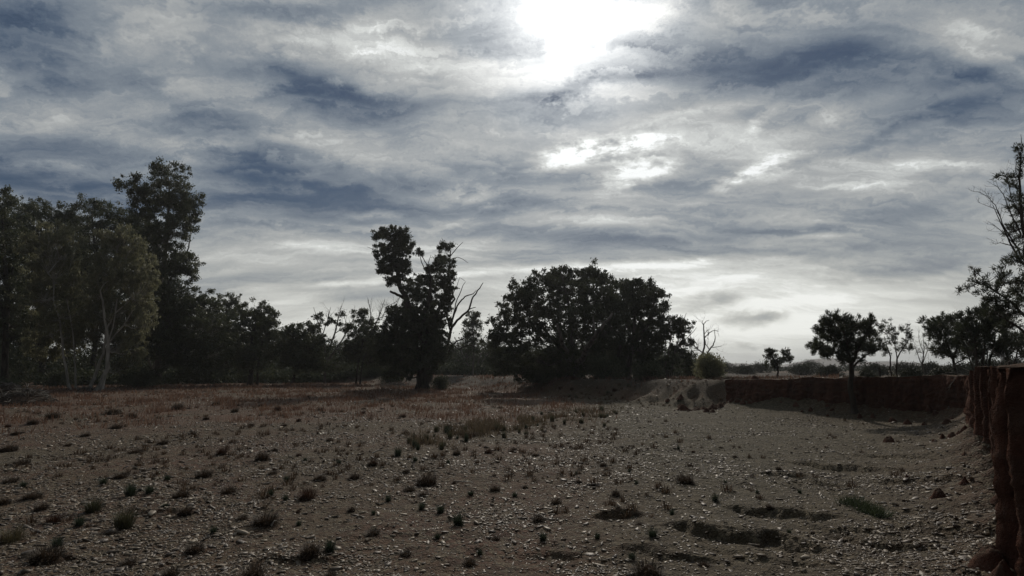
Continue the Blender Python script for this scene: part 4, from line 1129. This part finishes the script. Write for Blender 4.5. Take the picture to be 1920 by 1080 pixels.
M_DEAD = straw_material('dead_tussock_blades', (.040, .030, .020), (.120, .084, .055), .2)
M_RUST = straw_material('rusty_tussock_blades', (.050, .026, .016), (.120, .062, .038), .15)
M_GREEN = straw_material('green_tussock_blades', (.030, .045, .028), (.075, .095, .060), .25)
M_OLV = straw_material('olive_tussock_blades', (.045, .048, .026), (.120, .115, .065), .25)
M_STRAW = straw_material('straw_tussock_blades', (.085, .075, .040), (.20, .17, .10), .3)
mm, t_, b_ = material('tussock_earth', .95, .05)
t_.l.new(t_.mix(t_.maprange(t_.noise(pos(t_), 12, 4, .6), .35, .65), (.030, .022, .016), (.070, .048, .035)), b_.inputs['Base Color'])
bump(t_, b_, t_.noise(pos(t_), 30, 4, .6), .8, .03)
M_CLOD = mm
KINDS = {   # (name, mats, hummock size, blades args)
    'dead': (M_DEAD, (.9, .30), dict(n=420, w=1.0, h=.62, wid=.011, lean=.60, curl=.7, base_r=.75)),
    'rust': (M_RUST, (.8, .22), dict(n=380, w=1.0, h=.58, wid=.009, lean=.55, curl=.45, base_r=.6)),
    'green': (M_GREEN, None, dict(n=330, w=.8, h=.80, wid=.009, lean=.42, curl=.35, base_r=.5)),
    'olive': (M_OLV, None, dict(n=300, w=.9, h=.80, wid=.010, lean=.45, curl=.45, base_r=.6)),
    'straw': (M_STRAW, None, dict(n=240, w=.9, h=.70, wid=.008, lean=.55, curl=.6, base_r=.6)),
}
PROTO = {}
for kd, (mt, hm, kw) in KINDS.items():
    PROTO[kd] = []
    for v in range(5):
        bv, bf = blades(**kw)
        bm_ = mesh_np('blades', bv, bf, 4, mt)
        hmsh = None
        if hm:
            hv, hf = hummock(*hm)
            hmsh = mesh_np('root_mound', hv, hf, 4, M_CLOD, True)
        PROTO[kd].append((bm_, hmsh))


def tussock(kd, px, py, wpx, label, group=None, hs=1.0, seat=None):
    c = on(px, py)
    for _ in range(4):
        c = on(px, py, ground_z(c.x, c.y))
    dist = math.hypot(c.x, c.y)
    w = wpx * dist / F * 0.86
    bm_, hm_ = random.choice(PROTO[kd])
    root = link('grass_tussock', None, loc=(c.x, c.y, c.z - .015), rotz=random.uniform(0, 6.28))
    root.empty_display_size = .2
    root.scale = (w * 1.15, w * 1.15, w * 1.1 * hs)
    tag(root, label, 'tussock', group)
    link('blades', bm_, root)
    if hm_: link('root_mound', hm_, root)
    return root


SINGLE = [
    ('dead', 498, 982, 46, 'big dark dead tussock with a pale curved stick against its right side'),
    ('rust', 576, 936, 42, 'wide round rusty brown tussock in the left centre foreground'),
    ('dead', 339, 933, 30, 'steep dark tussock mound left of the two rusty mounds in the left foreground'),
    ('dead', 381, 895, 30, 'compact black tussock mound standing above the steep dark one, left foreground'),
    ('dead', 800, 908, 44, 'large sloping dark tussock left of the photo centre with another dark clump below it'),
    ('green', 859, 985, 36, 'tall blue green tussock, the largest green one near the middle foreground'),
    ('green', 618, 1034, 34, 'blue green tussock beside a dark mound at the bottom, left of centre'),
    ('dead', 581, 1038, 40, 'dark mound tussock touching the blue green tussock at the bottom, left of centre'),
    ('green', 826, 962, 26, 'dark green tussock just upper left of the tallest blue green one'),
    ('green', 1224, 1008, 28, 'dense dark green tussock below the round hollow right of centre'),
    ('dead', 474, 1080, 44, 'tall brown clump cut by the bottom edge of the photo, left of centre'),
    ('dead', 1215, 1080, 60, 'wide spiky dead tussock at the bottom edge, right of centre'),
    ('dead', 1285, 906, 38, 'broad low dark tussock alone on the grey gravel right of centre'),
    ('olive', 174, 960, 34, 'tall thin olive and rust tussock in the left foreground'),
    ('straw', 22, 1015, 44, 'yellowish straw tussock at the left edge of the foreground'),
    ('olive', 232, 988, 44, 'wide low olive tussock in the left foreground by a pale stone'),
    ('dead', 85, 1050, 46, 'low black dead clump in the bottom left corner'),
    ('green', 107, 1026, 24, 'small blue green tussock above the bottom left dark clump'),
    ('green', 148, 985, 22, 'grey green wispy tussock under the tall thin olive one'),
    ('rust', 100, 980, 28, 'rusty pointed tussock at the far left foreground'),
]
for kd, px, py, w, lab in SINGLE: tussock(kd, px, py, w, lab, 'tussocks in the creek bed')
DARKS = [(15, 846, 26), (127, 837, 14), (304, 833, 20), (217, 804, 20), (98, 785, 22), (61, 795, 18), (211, 777, 26), (246, 783, 18), (333, 768, 22), (491, 862, 28), (415, 852, 26), (226, 896, 22), (511, 889, 18), (600, 900, 26),
         (665, 898, 26), (700, 872, 24), (428, 925, 28), (454, 974, 20), (659, 956, 16), (365, 1034, 32), (698, 873, 22), (761, 886, 18), (767, 921, 26), (793, 929, 20), (856, 852, 18), (915, 851, 22), (961, 848, 14), (1065, 832, 11),
         (1078, 870, 14), (1131, 874, 16), (1294, 876, 16), (928, 920, 24), (1085, 904, 16), (1155, 928, 20), (1043, 945, 24), (700, 1003, 30), (1011, 976, 30), (1004, 856, 16), (618, 827, 16), (755, 783, 20), (620, 1080, 22), (348, 960, 24),
         (985, 914, 14), (950, 893, 12), (40, 870, 24), (20, 905, 22), (60, 935, 30), (78, 955, 22), (5, 945, 20), (515, 845, 14), (560, 855, 16), (470, 800, 14), (520, 770, 18), (405, 760, 16), (440, 772, 14), (560, 790, 12), (600, 770, 14), (680, 775, 14),
         (30, 815, 16), (160, 818, 16), (255, 850, 22), (360, 815, 14), (1300, 848, 10), (1352, 840, 10), (1442, 950, 14), (1378, 858, 12), (1460, 880, 12), (1200, 985, 20), (1320, 1062, 24), (880, 1060, 28), (760, 1040, 24), (930, 1012, 18), (240, 1060, 26), (320, 1078, 30)]
GREENS = [(244, 930, 30), (280, 925, 24), (313, 900, 16), (193, 908, 18), (507, 931, 18), (535, 938, 16), (537, 903, 16), (43, 912, 14), (572, 864, 12), (791, 955, 22), (728, 940, 20), (1018, 1014, 24), (883, 928, 18), (965, 931, 16), (1193, 908, 12),
          (1272, 842, 9), (746, 855, 24), (778, 865, 14), (635, 870, 14), (840, 870, 12), (1341, 940, 20), (1180, 885, 9), (1080, 890, 10), (820, 1010, 18), (900, 1040, 18), (1120, 1010, 18), (1260, 965, 16), (1185, 1050, 22), (700, 965, 14), (310, 950, 14), (400, 1000, 18), (560, 985, 14), (1500, 925, 12), (1480, 1000, 12), (1360, 905, 9), (1420, 925, 10)]
for px, py, w in DARKS:
    reg = 'left' if px < 640 else 'middle' if px < 1060 else 'right'
    if py > 880: lab = {'left': 'small dark dry tussock among the stones of the left foreground', 'middle': 'small dark dry tussock among the stones of the middle foreground', 'right': 'small dark dry tussock on the grey gravel of the right foreground'}[reg]
    else: lab = {'left': 'tiny dark dry tussock farther off on the left of the creek bed', 'middle': 'tiny dark dry tussock farther off in the middle of the creek bed', 'right': 'tiny dark dry tussock farther off on the grey gravel at right'}[reg]
    tussock('rust' if random.random() < .18 and py < 880 else 'dead', px, py, w, lab, 'dark tussocks, %s' % reg, hs=random.uniform(.75, 1.15))
for px, py, w in GREENS:
    reg = 'left' if px < 640 else 'middle' if px < 1060 else 'right'
    tussock('green', px, py, w, 'small blue green grass tussock on the stony bed, %s part of the photo' % reg, 'green tussocks, %s' % reg, hs=random.uniform(.8, 1.2))
# olive line along the edge of the gravel bar
for k in range(62):
    f_ = random.random()
    px = 760 + 400 * f_ + random.gauss(0, 8); py = 840 - 66 * f_ ** .8 + random.gauss(0, 9)
    tussock(random.choice(('olive', 'olive', 'straw' if f_ > .5 else 'rust', 'green')), px, py, random.uniform(7, 17) * (1.1 - .4 * f_), 'small olive tussock in the line along the edge of the grey gravel bar', 'olive tussocks along the gravel edge', hs=random.uniform(.9, 1.7))
for k in range(50):
    py = 762 + 310 * random.random() ** 1.2; px = random.uniform(5, 1250 if py > 830 else 800)
    reg = 'left' if px < 640 else 'middle' if px < 1060 else 'right'
    far_ = py < 880
    lab = ('tiny dark dry tussock farther off ' + {'left': 'on the left of the creek bed', 'middle': 'in the middle of the creek bed', 'right': 'on the grey gravel at right'}[reg]) if far_ else ('small dark dry tussock ' + {'left': 'among the stones of the left foreground', 'middle': 'among the stones of the middle foreground', 'right': 'on the grey gravel of the right foreground'}[reg])
    tussock(random.choice(('dead', 'dead', 'rust')), px, py, random.uniform(6, 13), lab, 'dark tussocks, %s' % reg, hs=random.uniform(.6, 1.1))

# tufts on the sloping bank under the gums and on the rim of the red bank
for k in range(40):
    px = random.uniform(1050, 1375); Y = random.uniform(44, 66) + (1375 - px) * .045
    x = at(px, 690, Y).x
    s_ = float(edge_info(np.array([x]), np.array([Y]))[0][0])
    if not -0.5 < s_ < 9: continue
    root = link('grass_tussock', None, loc=(x, Y, ground_z(x, Y) - .03), rotz=random.uniform(0, 6.28)); root.scale = (random.uniform(.4, 1.1),) * 3
    tag(root, 'low dry tuft on the shaded sloping bank below the gums', 'tussock', 'tufts on the sloping bank')
    bm_, hm_ = random.choice(PROTO[random.choice(('dead', 'rust', 'olive'))]); link('blades', bm_, root)
pa = pts
for k in range(30):
    q = random.randrange(len(pa) - 200) if len(pa) > 400 else random.randrange(len(pa))
    off = random.uniform(.15, 2.4)
    x, y = pa[q, 0] - nout[q, 0] * off, pa[q, 1] - nout[q, 1] * off
    if not (4 < y and x / y < .93): continue
    z = max(ground_z(x, y), (pa[q, 4] - .02) if off < 1.6 else 0)
    root = link('grass_tussock', None, loc=(x, y, z - .02), rotz=random.uniform(0, 6.28)); root.scale = (random.uniform(.2, .42),) * 3
    tag(root, 'low dry tuft growing on the rim of the red bank', 'tussock', 'tufts on the rim of the red bank')
    bm_, hm_ = random.choice(PROTO[random.choice(('dead', 'rust', 'straw'))]); link('blades', bm_, root)

def tufts():
    """the many small tufts left over, one mesh"""
    VV, FF, off = [], [], 0
    protos_ = [blades(40, 1.0, .6, .022, .6, .6, base_r=.6) for _ in range(6)]
    k = 0
    while k < 4800:
        a_ = random.uniform(R(-46), R(34)); r_ = random.uniform(12, 100) if random.random() < .75 else random.uniform(12, 30)
        if k > 3400:                                    # the shaded slope under the big dome and left of the red bank
            a_ = random.uniform(R(-8), R(23)); r_ = random.uniform(43, 72)
        x, y = r_ * math.sin(a_), r_ * math.cos(a_)
        k += 1
        if k > 3400 and not -1 < float(edge_info(np.array([x]), np.array([y]))[0][0]) < 10: continue
        if (x > 2 + y * .12 and r_ < 44) and random.random() < .8: continue
        v_, f_ = random.choice(protos_)
        w = random.uniform(.3, 1.0) ** 2.2 * .42 * (1 + r_ / 130)
        if vnoise(np.array([x / 3.5]), np.array([y / 3.5]), 91)[0] < .42: continue
        th = random.uniform(0, 6.28)
        c_, s_ = math.cos(th) * w, math.sin(th) * w
        q = np.stack([v_[:, 0] * c_ - v_[:, 1] * s_ + x, v_[:, 0] * s_ + v_[:, 1] * c_ + y, v_[:, 2] * w + ground_z(x, y)], -1)
        VV.append(q); FF.append(f_ + off); off += len(q)
    return mesh_np('small_tufts', np.concatenate(VV), np.concatenate(FF), 4, M_RUSTY)


M_RUSTY = straw_material('small_tuft_blades', (.060, .040, .026), (.150, .100, .062), .25)
tag(link('small_tufts', tufts()), 'countless small dry tufts dotted over the creek bed and under the gums', 'tufts', kind='stuff')

# clods and rubble fallen from the red bank
CLOD = []
for v in range(6):
    hv, hf = hummock(1.0, .55, 8)
    CLOD.append(mesh_np('earth_clod', hv, hf, 4, M_BANK, False))
for k in range(75):
    q = random.randrange(len(pa)); off = random.expovariate(1 / .7) + .15
    x, y = pa[q, 0] + nout[q, 0] * off, pa[q, 1] + nout[q, 1] * off
    if not (7 < y and x / y < .9): continue
    o = link('earth_clod', random.choice(CLOD), loc=(x, y, ground_z(x, y) - .02), rotz=random.uniform(0, 6.28)); w = random.uniform(.12, .5); o.scale = (w, w * random.uniform(.6, 1), w)
    tag(o, 'clod of red earth fallen at the foot of the red bank', 'clod', 'clods at the foot of the red bank')

for k in range(46):
    x, y = 14.6 + random.gauss(0, 1.6), 41.6 + random.gauss(0, 2.0)
    if float(edge_info(np.array([x]), np.array([y]))[0][0]) > 3.5: continue
    o = link('earth_clod', random.choice(CLOD), loc=(x, y, ground_z(x, y) - .03), rotz=random.uniform(0, 6.28)); w = random.uniform(.2, .95); o.scale = (w, w * random.uniform(.5, 1), w * random.uniform(.5, .9))
    tag(o, 'clod of earth on the broken slope left of the red bank', 'clod', 'clods on the broken slope')

# ------------------------------------------------------------------ stones
mm, t_, b_ = material('shale', .5, .45)
gi = t_.n.new('ShaderNodeObjectInfo')
gg = t_.n.new('ShaderNodeNewGeometry')
rv = t_.math('FRACT', t_.math('ADD', gi.outputs['Random'], gg.outputs['Random Per Island']))
cc = t_.ramp(rv, [(0, (.060, .045, .034)), (.35, (.13, .102, .074)), (.7, (.22, .172, .12)), (1.0, (.42, .35, .25))])
nn = t_.noise(pos(t_), 16, 4, .6)
t_.l.new(t_.mix(t_.math('MULTIPLY', nn, .6), cc, (.09, .062, .042)), b_.inputs['Base Color'])
bump(t_, b_, t_.noise(pos(t_), 50, 3, .6), .4, .01)
M_SHALE = mm


def slab(n=7, flat=.22):
    """unit flat angular stone: top ring, wider middle ring, closed"""
    a = np.sort(RNG.uniform(0, 2 * math.pi, n) * .35 + np.arange(n) * 2 * math.pi / n * 1.0)
    r_ = RNG.uniform(.65, 1.0, n)
    el_ = RNG.uniform(.5, .9)
    x, y = np.cos(a) * r_ * .5, np.sin(a) * r_ * .5 * el_
    tz = flat * .5 * RNG.uniform(.7, 1.3, n)
    top = np.stack([x * .82, y * .82, tz], -1); bot = np.stack([x, y, -tz], -1)
    return np.concatenate([top, bot]), n


def slab_faces(n):
    f_ = [list(range(n)), list(range(2 * n - 1, n - 1, -1))]
    for k in range(n):
        f_.append([k, n + k, n + (k + 1) % n, (k + 1) % n])
    return f_


def stone_field(count):
    """loose flat stones over the bed, dense near the camera, sizes mixed"""
    protos = [slab(6) for _ in range(24)]
    fl = slab_faces(6)
    flat_f = np.concatenate([np.array(q) for q in fl]); ltot = np.array([len(q) for q in fl])
    a = RNG.uniform(R(-46), R(46), count)
    r_ = 8.5 * np.exp(RNG.uniform(0, 1, count) ** 0.9 * math.log(95 / 8.5))
    x, y = r_ * np.sin(a), r_ * np.cos(a)
    s, st, wd, tp, par = edge_info(x, y)
    dens = np.where(s < .3, 1.0, .35)
    patch = smooth(.5 + fbm(x, y, 3.0, 4, 61) * 2.4)
    so4 = soil(x, y)
    dens = dens * (.22 + .78 * patch) * (1 - .65 * so4[:, 2])
    keep = RNG.uniform(0, 1, count) < dens
    x, y, r_, so4 = x[keep], y[keep], r_[keep], so4[keep]
    n = len(x)
    size = np.clip(RNG.lognormal(-3.05, .52, n), .02, .21) * (0.75 + .022 * np.minimum(r_, 60)) * (1 - .12 * so4[:, 1] * smooth((r_ - 13) / 10))
    z = terrain(x, y)
    pick = RNG.integers(0, 24, n)
    base = np.stack([p[0] for p in protos])[pick]                 # n,12,3
    th = RNG.uniform(0, 2 * math.pi, n)
    base = base * np.stack([size * RNG.uniform(.8, 1.6, n), size, size * RNG.uniform(.35, 1.0, n)], -1)[:, None, :]
    tx, ty = RNG.normal(size=n) * .20, RNG.normal(size=n) * .20
    bz = base[:, :, 2] + base[:, :, 0] * tx[:, None] + base[:, :, 1] * ty[:, None]
    bx_ = base[:, :, 0] * np.cos(th)[:, None] - base[:, :, 1] * np.sin(th)[:, None]
    by_ = base[:, :, 0] * np.sin(th)[:, None] + base[:, :, 1] * np.cos(th)[:, None]
    V_ = np.stack([bx_ + x[:, None], by_ + y[:, None], bz + (z + size * .07)[:, None]], -1).reshape(-1, 3)
    F_ = (flat_f[None, :] + (np.arange(n) * 12)[:, None]).reshape(-1)
    return mesh_np('loose_stones', V_, F_, np.tile(ltot, n), M_SHALE), n


me, n_st = stone_field(210000)
tag(link('loose_stones', me), 'countless flat shale stones and pebbles strewn over the creek bed', 'stones', kind='stuff')

# the largest slabs are things of their own
BIG = []
for v in range(10):
    V_, n_ = slab(random.choice((6, 7, 8)), .2)
    fl = slab_faces(n_)
    BIG.append(mesh_np('flat_stone', V_, np.concatenate([np.array(q) for q in fl]), np.array([len(q) for q in fl]), M_SHALE))
NAMED_ST = [(207, 1000, 34, 'long pale slab beside the wide low olive tussock, left foreground'), (478, 990, 0, ''), (455, 1000, 30, 'pale broken slab lying just left below the big dark dead tussock'),
            (1133, 958, 20, 'bright pale block on the rim of the round hollow right of centre'), (1838, 1008, 18, 'pale wedge stone on the apron near the right bank'), (1778, 1030, 22, 'tilted pale slab on the apron, lower right'),
            (1850, 1000, 14, 'pale square stone leaning on the apron by the near bank'), (273, 834, 16, 'pale stick shaped stone in the left middle distance'), (1385, 1045, 24, 'long thin slab in front of the largest scour at lower right'), (965, 1018, 24, 'wide flat slab in the centre foreground')]


def flat_stone(px, py, wpx, label, group=None):
    c = on(px, py)
    for _ in range(4): c = on(px, py, ground_z(c.x, c.y))
    w = wpx * math.hypot(c.x, c.y) / F
    o = link('flat_stone', random.choice(BIG), loc=(c.x, c.y, c.z + w * .05), rotz=random.uniform(0, 6.28))
    o.scale = (w * random.uniform(.9, 1.3), w * random.uniform(.7, 1.0), w * random.uniform(.6, 1.1))
    o.rotation_euler = (random.gauss(0, .14), random.gauss(0, .14), o.rotation_euler[2])
    tag(o, label, 'stone', group)
    return o


for px, py, w, lab in NAMED_ST:
    if w: flat_stone(px, py, w, lab, 'larger stones of the creek bed')
for k in range(150):
    px = random.uniform(10, 1800); py = random.uniform(930, 1078)
    if px > 1640 and random.random() < .5: continue
    reg = 'left' if px < 640 else 'middle' if px < 1280 else 'right'
    flat_stone(px, py, random.uniform(9, 19), 'small flat brown grey stone on the ground of the foreground, %s part of the photo' % reg, 'flat stones of the foreground, %s' % reg)
for k in range(46):
    py = random.uniform(830, 1075)
    cx = 1790 + (py - 830) * .25
    px = cx + random.uniform(-70, 30)
    if px > 1912: continue
    flat_stone(px, py, random.uniform(8, 17), 'small pale stone on the loose apron of gravel below the near right bank', 'pale stones on the apron of the right bank')

# ------------------------------------------------------------------ dry grass band
def dry_grass():
    n = 170000
    a = RNG.uniform(R(-46), R(30), n)
    r_ = RNG.uniform(26, 105, n)
    x, y = r_ * np.sin(a), r_ * np.cos(a)
    so4 = soil(x, y)
    s, *_ = edge_info(x, y)
    k = so4[:, 2] * smooth(.35 + fbm(x, y, 1.6, 3, 71) * 1.5) * np.where(s > 8, .3, 1)
    keep = RNG.uniform(0, 1, n) < k
    x, y, r_ = x[keep], y[keep], r_[keep]
    z = terrain(x, y)
    n = len(x)
    P = np.stack([x, y, z], -1)
    h = RNG.uniform(.12, .42, n)
    w = .0009 * r_ * RNG.uniform(.4, 1.0, n)
    th = RNG.uniform(0, 6.28, n)
    sd = np.stack([np.cos(th), np.sin(th), np.zeros(n)], -1) * w[:, None]
    tip = P + np.stack([RNG.normal(size=n) * .3 * h, RNG.normal(size=n) * .3 * h, h], -1)
    V_ = np.stack([P - sd, P + sd, tip + sd * .2, tip - sd * .2], 1).reshape(-1, 3)
    return mesh_np('dry_grass', V_, np.arange(len(V_), dtype=np.int32), 4, M_DRY)


M_DRY = straw_material('dry_grass_blades', (.12, .062, .042), (.26, .165, .115), .35)
tag(link('dry_grass', dry_grass()), 'short reddish dry grass covering the far part of the creek bed', 'grass', kind='stuff')


# pale grass along the edge of the gravel bar
def edge_grass():
    n = 19000
    f_ = RNG.uniform(0, 1, n)
    px = 770 + 400 * f_; py = 832 - 62 * f_ ** .8 + RNG.normal(size=n) * (9 - 4 * f_) - np.abs(RNG.normal(size=n)) * 6
    a_, b_c = (px - 960) / F, (540 - py) / F
    c_, s_ = math.cos(PITCH), math.sin(PITCH)
    t = (0.05 - CAM_Z) / (s_ + b_c * c_)
    x, y = a_ * t, (c_ - b_c * s_) * t
    keep = RNG.uniform(0, 1, n) < smooth(.22 + fbm(x, y, .8, 3, 72) * 2.6) * np.minimum(1, .35 + .9 * np.sin(f_ * 3.1) ** 2)
    x, y = x[keep], y[keep]; n = len(x)
    P = np.stack([x, y, terrain(x, y)], -1)
    h = RNG.uniform(.08, .38, n)
    th = RNG.uniform(0, 6.28, n)
    sd = np.stack([np.cos(th), np.sin(th), np.zeros(n)], -1) * .016
    tip = P + np.stack([RNG.normal(size=n) * .35 * h, RNG.normal(size=n) * .35 * h, h], -1)
    V_ = np.stack([P - sd, P + sd, tip + sd * .2, tip - sd * .2], 1).reshape(-1, 3)
    return mesh_np('edge_grass', V_, np.arange(len(V_), dtype=np.int32), 4, M_EDGE)


M_EDGE = straw_material('edge_grass_blades', (.085, .066, .042), (.20, .155, .10), .3)
tag(link('edge_grass', edge_grass()), 'pale dry grass growing along the edge of the grey gravel bar', 'grass', kind='stuff')


# the strip of green grass at lower right
def grass_strip():
    a, b = on(1585, 958, .02), on(1658, 1000, .02)
    n = 900
    t = RNG.uniform(0, 1, n)
    P = np.array(a)[None] + (np.array(b) - np.array(a))[None] * t[:, None]
    P[:, :2] += RNG.normal(size=(n, 2)) * .09 * (1.1 - t[:, None] * .4)
    P[:, 2] = terrain(P[:, 0], P[:, 1])
    o = P.mean(0)
    P -= o
    h = RNG.uniform(.06, .20, n)
    th = RNG.uniform(0, 6.28, n)
    sd = np.stack([np.cos(th), np.sin(th), np.zeros(n)], -1) * .008
    tip = P + np.stack([RNG.normal(size=n) * .09 + .05, RNG.normal(size=n) * .09 - .05, h], -1)
    V_ = np.stack([P - sd, P + sd, tip + sd * .2, tip - sd * .2], 1).reshape(-1, 3)
    return mesh_np('grass_patch', V_, np.arange(len(V_), dtype=np.int32), 4, M_FRESH), o


M_FRESH = straw_material('fresh_grass_blades', (.038, .052, .026), (.080, .100, .050), .3)
me, o_ = grass_strip()
tag(link('grass_patch', me, loc=tuple(o_)), 'narrow slanting strip of fresh green grass on the gravel at lower right', 'grass', kind='stuff')


# ------------------------------------------------------------------ flood debris, logs, sticks
def debris_heap(px, Y, w, h, label, n=170):
    bx = at(px, 690, Y).x
    base = np.array([bx, Y, ground_z(bx, Y)])
    root = link('debris_heap', None, loc=tuple(base)); tag(root, label, 'debris')
    hv, hf = hummock(w, h * .8, 18)
    link('packed_litter', mesh_np('packed_litter', hv, hf, 4, M_CLOD, True), root)
    lines = []
    for q in range(n):
        th = RNG.uniform(0, 6.28); rr = RNG.uniform(0, .5) * w
        c = np.array([math.cos(th) * rr, math.sin(th) * rr, h * .85 * (1 - (rr / (w * .5)) ** 2) + .05])
        dd = RNG.normal(size=3) * np.array([1, 1, .35]); dd /= np.linalg.norm(dd)
        L = RNG.uniform(.4, 1.6) * (w / 4)
        lines.append((wiggly(c - dd * L * .5, c + dd * L * .5, 5, .1), np.linspace(.035, .008, 5) * RNG.uniform(.5, 1.4)))
    V_, F_ = tubes(lines)
    link('sticks', mesh_np('sticks', V_, F_, 4, B_GREY, True), root)
    return root


debris_heap(52, 47, 4.2, 1.25, 'big dark heap of flood debris and sticks at the left edge of the creek bed', 240)
debris_heap(18, 58, 3.4, 1.4, 'second heap of tangled sticks behind and left of the big debris heap', 160)
debris_heap(165, 71, 3.0, .45, 'low litter of roots and sticks at the feet of the pale trunks', 90)
debris_heap(745, 88, 6, .5, 'low dark pile of litter at the left foot of the great ragged gum', 110)


def stick(px, py, len_px, ang_deg, rpx, label, mat, name='stick', group=None, arch=0.0):
    c = on(px, py)
    for _ in range(3): c = on(px, py, ground_z(c.x, c.y))
    s_ = math.hypot(c.x, c.y) / F
    L = len_px * s_
    d_ = np.array([math.cos(R(ang_deg)), math.sin(R(ang_deg)), 0])
    P = wiggly(-d_ * L / 2, d_ * L / 2, 8, .05)
    P[:, 2] = np.abs(P[:, 2]) * .3 + rpx * s_ * .9 + arch * s_ * np.sin(np.linspace(0, math.pi, 8))
    lines = [(P, np.linspace(rpx, rpx * .5, 8) * s_)]
    k = 4
    lines.append((wiggly(P[k], P[k] + np.array([d_[1], -d_[0], .35]) * L * .25, 5, .1), np.linspace(rpx * .5, rpx * .2, 5) * s_))
    V_, F_ = tubes(lines)
    return tag(link(name, mesh_np(name, V_, F_, 4, mat, True), loc=tuple(c)), label, name.replace('_', ' '), group)


stick(868, 904, 34, -12, 1.3, 'thin pale grey stick lying flat right of the large sloping dark tussock', B_PALE)
stick(712, 850, 26, 24, 1.2, 'short pale bent stick in the middle distance above a dark tussock', B_PALE, arch=4)
stick(313, 997, 30, -3, .9, 'thin straight pale twig on the stones of the left foreground', B_PALE)
stick(516, 986, 16, 60, 1.6, 'pale curved stick leaning against the big dark dead tussock', B_PALE, arch=7)
stick(272, 836, 14, -35, 1.6, 'small pale stick in the left middle distance', B_PALE)
stick(1430, 710, 70, 4, 1.6, 'weathered log lying along the rim beyond the red bank', B_DARK, 'fallen_log')
# dark stump on the rim, and a fallen dead branch behind the thicket
sx = at(1648, 690, 41).x
sb = np.array([sx, 41, ground_z(sx, 41) - .05])
V_, F_ = tubes([(np.array([[0, 0, 0], [.02, 0, .3], [.06, 0, .62], [.05, 0, .9]]), np.array([.12, .09, .07, .04])), (np.array([[0, 0, .05], [-.15, 0, .25], [-.28, .05, .38]]), np.array([.06, .05, .03]))])
tag(link('tree_stump', mesh_np('tree_stump', V_, F_, 4, B_DARK, True), loc=tuple(sb)), 'short dark stump standing on the rim right of the bushy dark tree', 'stump')
lines = []
bx = at(1890, 690, 27).x
for q in range(9):
    bare_branch(lines, (RNG.normal() * .5, RNG.normal() * .4, .1), (RNG.normal(), RNG.normal() * .6, .25), 1.5, .03, 2, .05)
V_, F_ = tubes(lines)
tag(link('fallen_branch', mesh_np('fallen_branch', V_, F_, 4, B_GREY, True), loc=(bx - .6, 27, ground_z(bx - .6, 27))), 'fallen tangle of bare grey branches on the ground under the right thicket', 'branch')

# ------------------------------------------------------------------ haze
HAZE = True
if HAZE:
    me = bpy.data.meshes.new('haze')
    lo, hi = (-3200, -200, -1.5), (3200, 3000, 62)
    vs = [(x, y, z) for z in (lo[2], hi[2]) for y in (lo[1], hi[1]) for x in (lo[0], hi[0])]
    fs = [(0, 2, 3, 1), (4, 5, 7, 6), (0, 1, 5, 4), (2, 6, 7, 3), (0, 4, 6, 2), (1, 3, 7, 5)]
    me.from_pydata(vs, [], fs)
    m = bpy.data.materials.new('haze')
    m.use_nodes = True
    m.node_tree.nodes.clear()
    v = m.node_tree.nodes.new('ShaderNodeVolumePrincipled')
    v.inputs['Color'].default_value = (.86, .90, .95, 1)
    v.inputs['Density'].default_value = 0.00022
    v.inputs['Anisotropy'].default_value = 0.55
    o = m.node_tree.nodes.new('ShaderNodeOutputMaterial')
    m.node_tree.links.new(v.outputs[0], o.inputs['Volume'])
    me.materials.append(m)
    tag(link('haze', me), kind='stuff')
